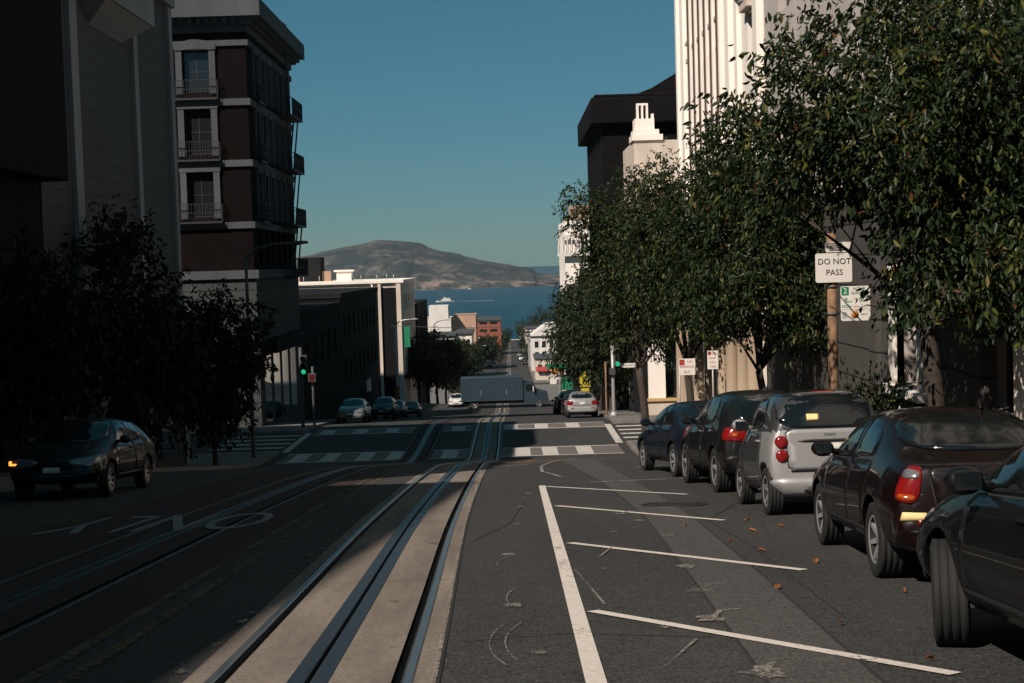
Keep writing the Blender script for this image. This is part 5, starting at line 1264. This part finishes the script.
        mk('boot_lid' if kind == 'sedan' else 'tailgate', paint, [(-.50,.62),(.50,.62),(.56,.97),(-.56,.97)] if kind == 'sedan' else [(-.58,.68 if kind == 'hatch' else .74),(.58,.68 if kind == 'hatch' else .74),(.56,.98 if kind == 'hatch' else 1.08),(-.56,.98 if kind == 'hatch' else 1.08)], rear, .008, .08, 1, None, .08, True)
        for s in (-1, 1): mk('reflector', M['lamp_red'], [(s*.56-.1,z1-.09),(s*.56+.1,z1-.09),(s*.56+.1,z1-.05),(s*.56-.1,z1-.05)], rear, .042, .05, 0, bp)
        if kind == 'sedan': mk('bumper_strip', M['paint_black'], [(-.72,.44),(.72,.44),(.72,.47),(-.72,.47)], rear, .045, .06, 0, bp)
    pz = S['plate'][1]; mk('number_plate', M['plate'], [(-.16,pz-.075),(.16,pz-.075),(.16,pz+.075),(-.16,pz+.075)], rear, .022, .06, 0)
    f0, f1 = S['fb']
    m = MB(); patch(m, bvh, [(-W*.43,f0+.06),(W*.43,f0+.06),(W*.43,f1),(-W*.43,f1)], front, .03, 0, .09, 2, .06, .1); fbp = m.build('front_bumper', paint, root, recalc=False)
    mk('grille', M['black_trim'], [(-.42,f0+.12),(.42,f0+.12),(.38,f1-.06),(-.38,f1-.06)], front, .038, .07, 1, fbp)
    mk('number_plate', M['plate'], [(-.15,f1-.04),(.15,f1-.04),(.15,f1+.06),(-.15,f1+.06)], front, .044, .06, 0)
    if detail > 1 and kind != 'micro':
        b = MB(); hit = bvh.ray_cast(Vector((.25,S['st'][5][0]+.1,3)), Vector((0,0,-1)), 5)[0]; b.tube([tuple(hit), (.25,hit.y-.12,hit.z+.22)], [.012,.005], 6); b.build('antenna', M['black_trim'], root)
    return root
gC = 'cars parked along the right kerb'
car('sedan', 'parked_car', 'black sedan at the lower right corner, only its front wheel, mirror and bonnet in view', M['paint_black'], 3.37, 4.9, 0, gC, steer=-.28)
car('sedan', 'parked_car', 'dark red sedan with amber and red tail lamps and a yellow sticker', M['paint_red'], 3.71, 10.6, 0, gC, sub=-.045, sticker=False, sz=.965)
car('micro', 'parked_car', 'silver two-seat micro car with round stacked tail lamps', M['paint_silver'], 3.90, 17.35, 0, gC, sticker=True, sub=.02, sz=1.02)
car('suv', 'parked_car', 'dark crossover with bright red tail lamp parked ahead of the silver micro car', M['paint_charcoal'], 4.02, 21.3, 0, gC, sub=.06, sticker=True, sc=.96)
car('sedan', 'parked_car', 'dark blue sedan at the head of the parked row by the corner', M['paint_navy'], 3.92, 25.9, 0, gC, sub=.13)
car('hatch', 'parked_car', 'dark car parked facing uphill at the left kerb with its amber lamp lit', M['paint_black'], -8.25, 25.0, 180, 'cars on the left side of the street')
car('hatch', 'silver_car', 'silver hatchback seen from behind beyond the far crosswalk', M['paint_silver'], 3.74, 77.0, 0, detail=1, cat='car')
car('hatch', 'parked_car', 'pale grey car facing uphill in the shade past the left corner', M['paint_lightgrey'], -9.35, 80.5, 180, 'cars on the left side of the street', detail=1)
for k, (kx, ky, kind, pt, hd) in enumerate(((-9.3,99,'suv','paint_black',180),(-9.3,109,'hatch','paint_navy',180),(-9.3,126,'sedan','paint_black',180))):
    car(kind, 'parked_car', ['black crossover in the shade behind the pale grey car','small dark blue hatchback in the shaded left row','black sedan last in the shaded left row, near the orange panel'][k], M[pt], kx, ky, hd, 'cars on the left side of the street', detail=1)
for k, (kx, ky, kind, pt) in enumerate(((3.9,88,'sedan','paint_black'),(3.9,97,'suv','paint_grey'),(3.9,107,'hatch','paint_navy'))):
    car(kind, 'parked_car', ['black sedan hidden ahead of the silver hatchback','grey crossover in the shade below the trees on the right','dark blue hatchback in the shade further down on the right'][k], M[pt], kx, ky, 0, 'cars in the shaded far block on the right', detail=1)
car('hatch', 'white_car', 'small white car just left of the box truck', M['paint_white'], -6.5, 158.5, 180, detail=1, base=0)
for k, (kx, ky, kind, pt, hd) in enumerate(((3.2,505,'suv','paint_white',180),(2.8,560,'hatch','paint_silver',180),(-7.4,440,'sedan','paint_black',0),(-7.4,455,'hatch','paint_grey',0),(-7.4,480,'suv','paint_navy',0),(4.0,455,'sedan','paint_black',0),(4.0,480,'suv','paint_grey',0))):
    car(kind, 'distant_car', ['tiny white car climbing the far street','tiny silver car behind the white one on the far street','black car parked far down the left kerb','grey hatchback parked far down the left kerb','dark blue crossover far down the left kerb','black car parked far down the right kerb','grey crossover far down the right kerb'][k], M[pt], kx, ky, hd, 'distant cars on the far street', detail=1)

# glowing amber lamp of the dark coupe, yellow rear sticker of the red sedan
for o in bpy.data.objects:
    if o.get('label','').startswith('dark car parked facing'):
        b = MB(); b.box(.60,.78,4.02,4.06,.63,.66); b.box(.76,.79,3.98,4.05,.63,.71); b.build('indicator_lamp', M['indicator'], o)
    if o.get('label','').startswith('dark red sedan'):
        b = MB(); b.box(-.80,-.62,.0,.004,.575,.635); 
        _, bv = body_mesh('sedan'); m = MB(); W = 1.72; q = math.sqrt(.5); s = -1
        patch(m, bv, [(-.02,.55),(.12,.547),(.12,.605),(-.02,.612)], lambda u, v: ((s*(W/2)-s*q*u+s*q*3, -q*u-q*3, v), (-s*q,q,0)), .047, 0, .05, 0, .01); m.build('bumper_sticker', M['yellow_paper'], o, recalc=False)

# box truck crossing the street
ty = 156.2; r = empty('box_truck', (-1.0, ty, zg(ty)+.02)); tag(r, 'blue box truck with a crew cab crossing the street lengthwise', 'truck')
b = MB(); b.box(-4.75,2.05,-1.2,1.2,.85,3.45); b.build('cargo_box', M['truck_blue'], r, bevel=.05)
for x in (-2.7, .1):
    b = MB(); b.box(x,x+1.15,-1.225,-1.199,.95,3.0); d = b.build('cargo_door', M['truck_blue'], r, bevel=.008); b = MB(); b.box(x-.04,x+1.19,-1.212,-1.199,.91,3.04); b.build('door_frame', M['truck_dark'], d); b = MB(); b.box(x+.12,x+.17,-1.27,-1.226,1.5,2.1); b.build('handle', M['pole_metal'], d)
b = MB(); b.box(-4.75,2.05,-1.22,-1.199,3.3,3.38); b.box(-4.75,2.05,-1.22,-1.199,.87,.95); b.build('trim_rail', M['truck_dark'], r)
b = MB(); b.add([(2.15,-1.05,.55),(2.15,-1.05,2.75),(3.05,-1.05,2.75),(3.45,-1.05,1.85),(4.65,-1.0,1.55),(4.75,-1.0,.55),(2.15,1.05,.55),(2.15,1.05,2.75),(3.05,1.05,2.75),(3.45,1.05,1.85),(4.65,1.0,1.55),(4.75,1.0,.55)], [(0,1,2,3,4,5),(11,10,9,8,7,6)]+[(i,(i+1)%6,6+(i+1)%6,6+i) for i in range(6)]); b.build('cab', M['truck_blue'], r, bevel=.08)
b = MB(); b.add([(2.35,-1.062,1.85),(2.35,-1.062,2.55),(2.98,-1.062,2.55),(3.28,-1.062,1.85)], [(0,1,2,3)]); b.build('cab_window', M['car_glass'], r)
b = MB(); b.add([(3.10,-.95,2.68),(3.10,.95,2.68),(3.44,.95,1.93),(3.44,-.95,1.93)], [(0,1,2,3)]); o = b.build('windscreen', M['car_glass'], r); 
o.location.x += .02
b = MB(); b.box(4.66,4.86,-1.0,1.0,.5,.85); b.build('front_bumper', M['truck_dark'], r, bevel=.03)
b = MB(); b.box(-4.5,4.4,-.5,.5,.5,.84); b.build('chassis', M['black_trim'], r)
b = MB(); b.tube([(3.15,-1.08,1.95),(3.2,-1.3,2.0)], .02, 6); b.box(3.12,3.22,-1.42,-1.26,1.8,2.35); b.build('wing_mirror', M['sign_white'], r)
tm, rm = wheel_mesh(.46, .28, 6)
for x in (-3.3, 3.75):
    for s in (-1, 1):
        w = link2('wheel', tm, r, Matrix.Translation((x,s*.92,.46)) @ Matrix.Rotation(PI/2*s,4,'Z')); link2('rim', rm, w)

# ------------------------------------------------------------------ light and air
to_sun = Vector((sun_h.x*math.cos(EL), sun_h.y*math.cos(EL), math.sin(EL)))
sd = bpy.data.lights.new('sun', 'SUN'); so = bpy.data.objects.new('sun', sd); COL.objects.link(so)
sd.energy = SUN_E; sd.angle = math.radians(.55); sd.color = (1,.89,.79)
so.location = (-30,-30,40); so.rotation_euler = to_sun.to_track_quat('Z', 'Y').to_euler()
w = bpy.data.worlds.new('World'); SC.world = w; w.use_nodes = True; nt = w.node_tree; bg = nt.nodes['Background']
sky = nt.nodes.new('ShaderNodeTexSky'); sky.sky_type = 'NISHITA'; sky.sun_disc = False; sky.sun_elevation = EL
sky.sun_rotation = math.atan2(to_sun.x, to_sun.y); sky.altitude = 90; sky.air_density = SKY_AIR; sky.dust_density = SKY_DUST; sky.ozone_density = SKY_OZ
mx = nt.nodes.new('ShaderNodeMix'); mx.data_type = 'RGBA'; mx.blend_type = 'MULTIPLY'; mx.inputs[0].default_value = 1; mx.inputs[7].default_value = (*SKY_TINT,1)
sp = nt.nodes.new('ShaderNodeSeparateColor'); cb = nt.nodes.new('ShaderNodeCombineColor'); pw = nt.nodes.new('ShaderNodeMath'); pw.operation = 'POWER'; pw.inputs[1].default_value = .7
sc_ = nt.nodes.new('ShaderNodeMath'); sc_.operation = 'MULTIPLY'; sc_.inputs[1].default_value = SKY_G
nt.links.new(sky.outputs[0], sp.inputs[0]); nt.links.new(sp.outputs[0], cb.inputs[0]); nt.links.new(sp.outputs[1], pw.inputs[0]); nt.links.new(pw.outputs[0], sc_.inputs[0]); nt.links.new(sc_.outputs[0], cb.inputs[1]); nt.links.new(sp.outputs[2], cb.inputs[2])
nt.links.new(cb.outputs[0], mx.inputs[6]); nt.links.new(mx.outputs[2], bg.inputs[0]); bg.inputs[1].default_value = SKY_E
if HAZE > 0:
    m = MB(); m.box(-5000,3000,-120,9000,-98,190); hz = m.mesh('haze'); v = bpy.data.materials.new('haze'); v.use_nodes = True; nt = v.node_tree; nt.nodes.clear()
    o = nt.nodes.new('ShaderNodeOutputMaterial'); pv = nt.nodes.new('ShaderNodeVolumePrincipled'); pv.inputs['Density'].default_value = HAZE; pv.inputs['Color'].default_value = (.80,.88,.95,1); pv.inputs['Anisotropy'].default_value = .3
    nt.links.new(pv.outputs[0], o.inputs['Volume']); tag(link('haze', hz, v), kind='stuff')
vs_ = SC.view_settings; vs_.view_transform = 'Standard'; vs_.look = 'None'; vs_.exposure = EXPO; vs_.gamma = 1; vs_.use_curve_mapping = False
SC.render.engine = 'CYCLES'; SC.cycles.use_denoising = True; SC.cycles.max_bounces = 6; SC.cycles.diffuse_bounces = 3; SC.cycles.transparent_max_bounces = 16; SC.cycles.volume_bounces = 0
SC.cycles.caustics_reflective = False; SC.cycles.caustics_refractive = False
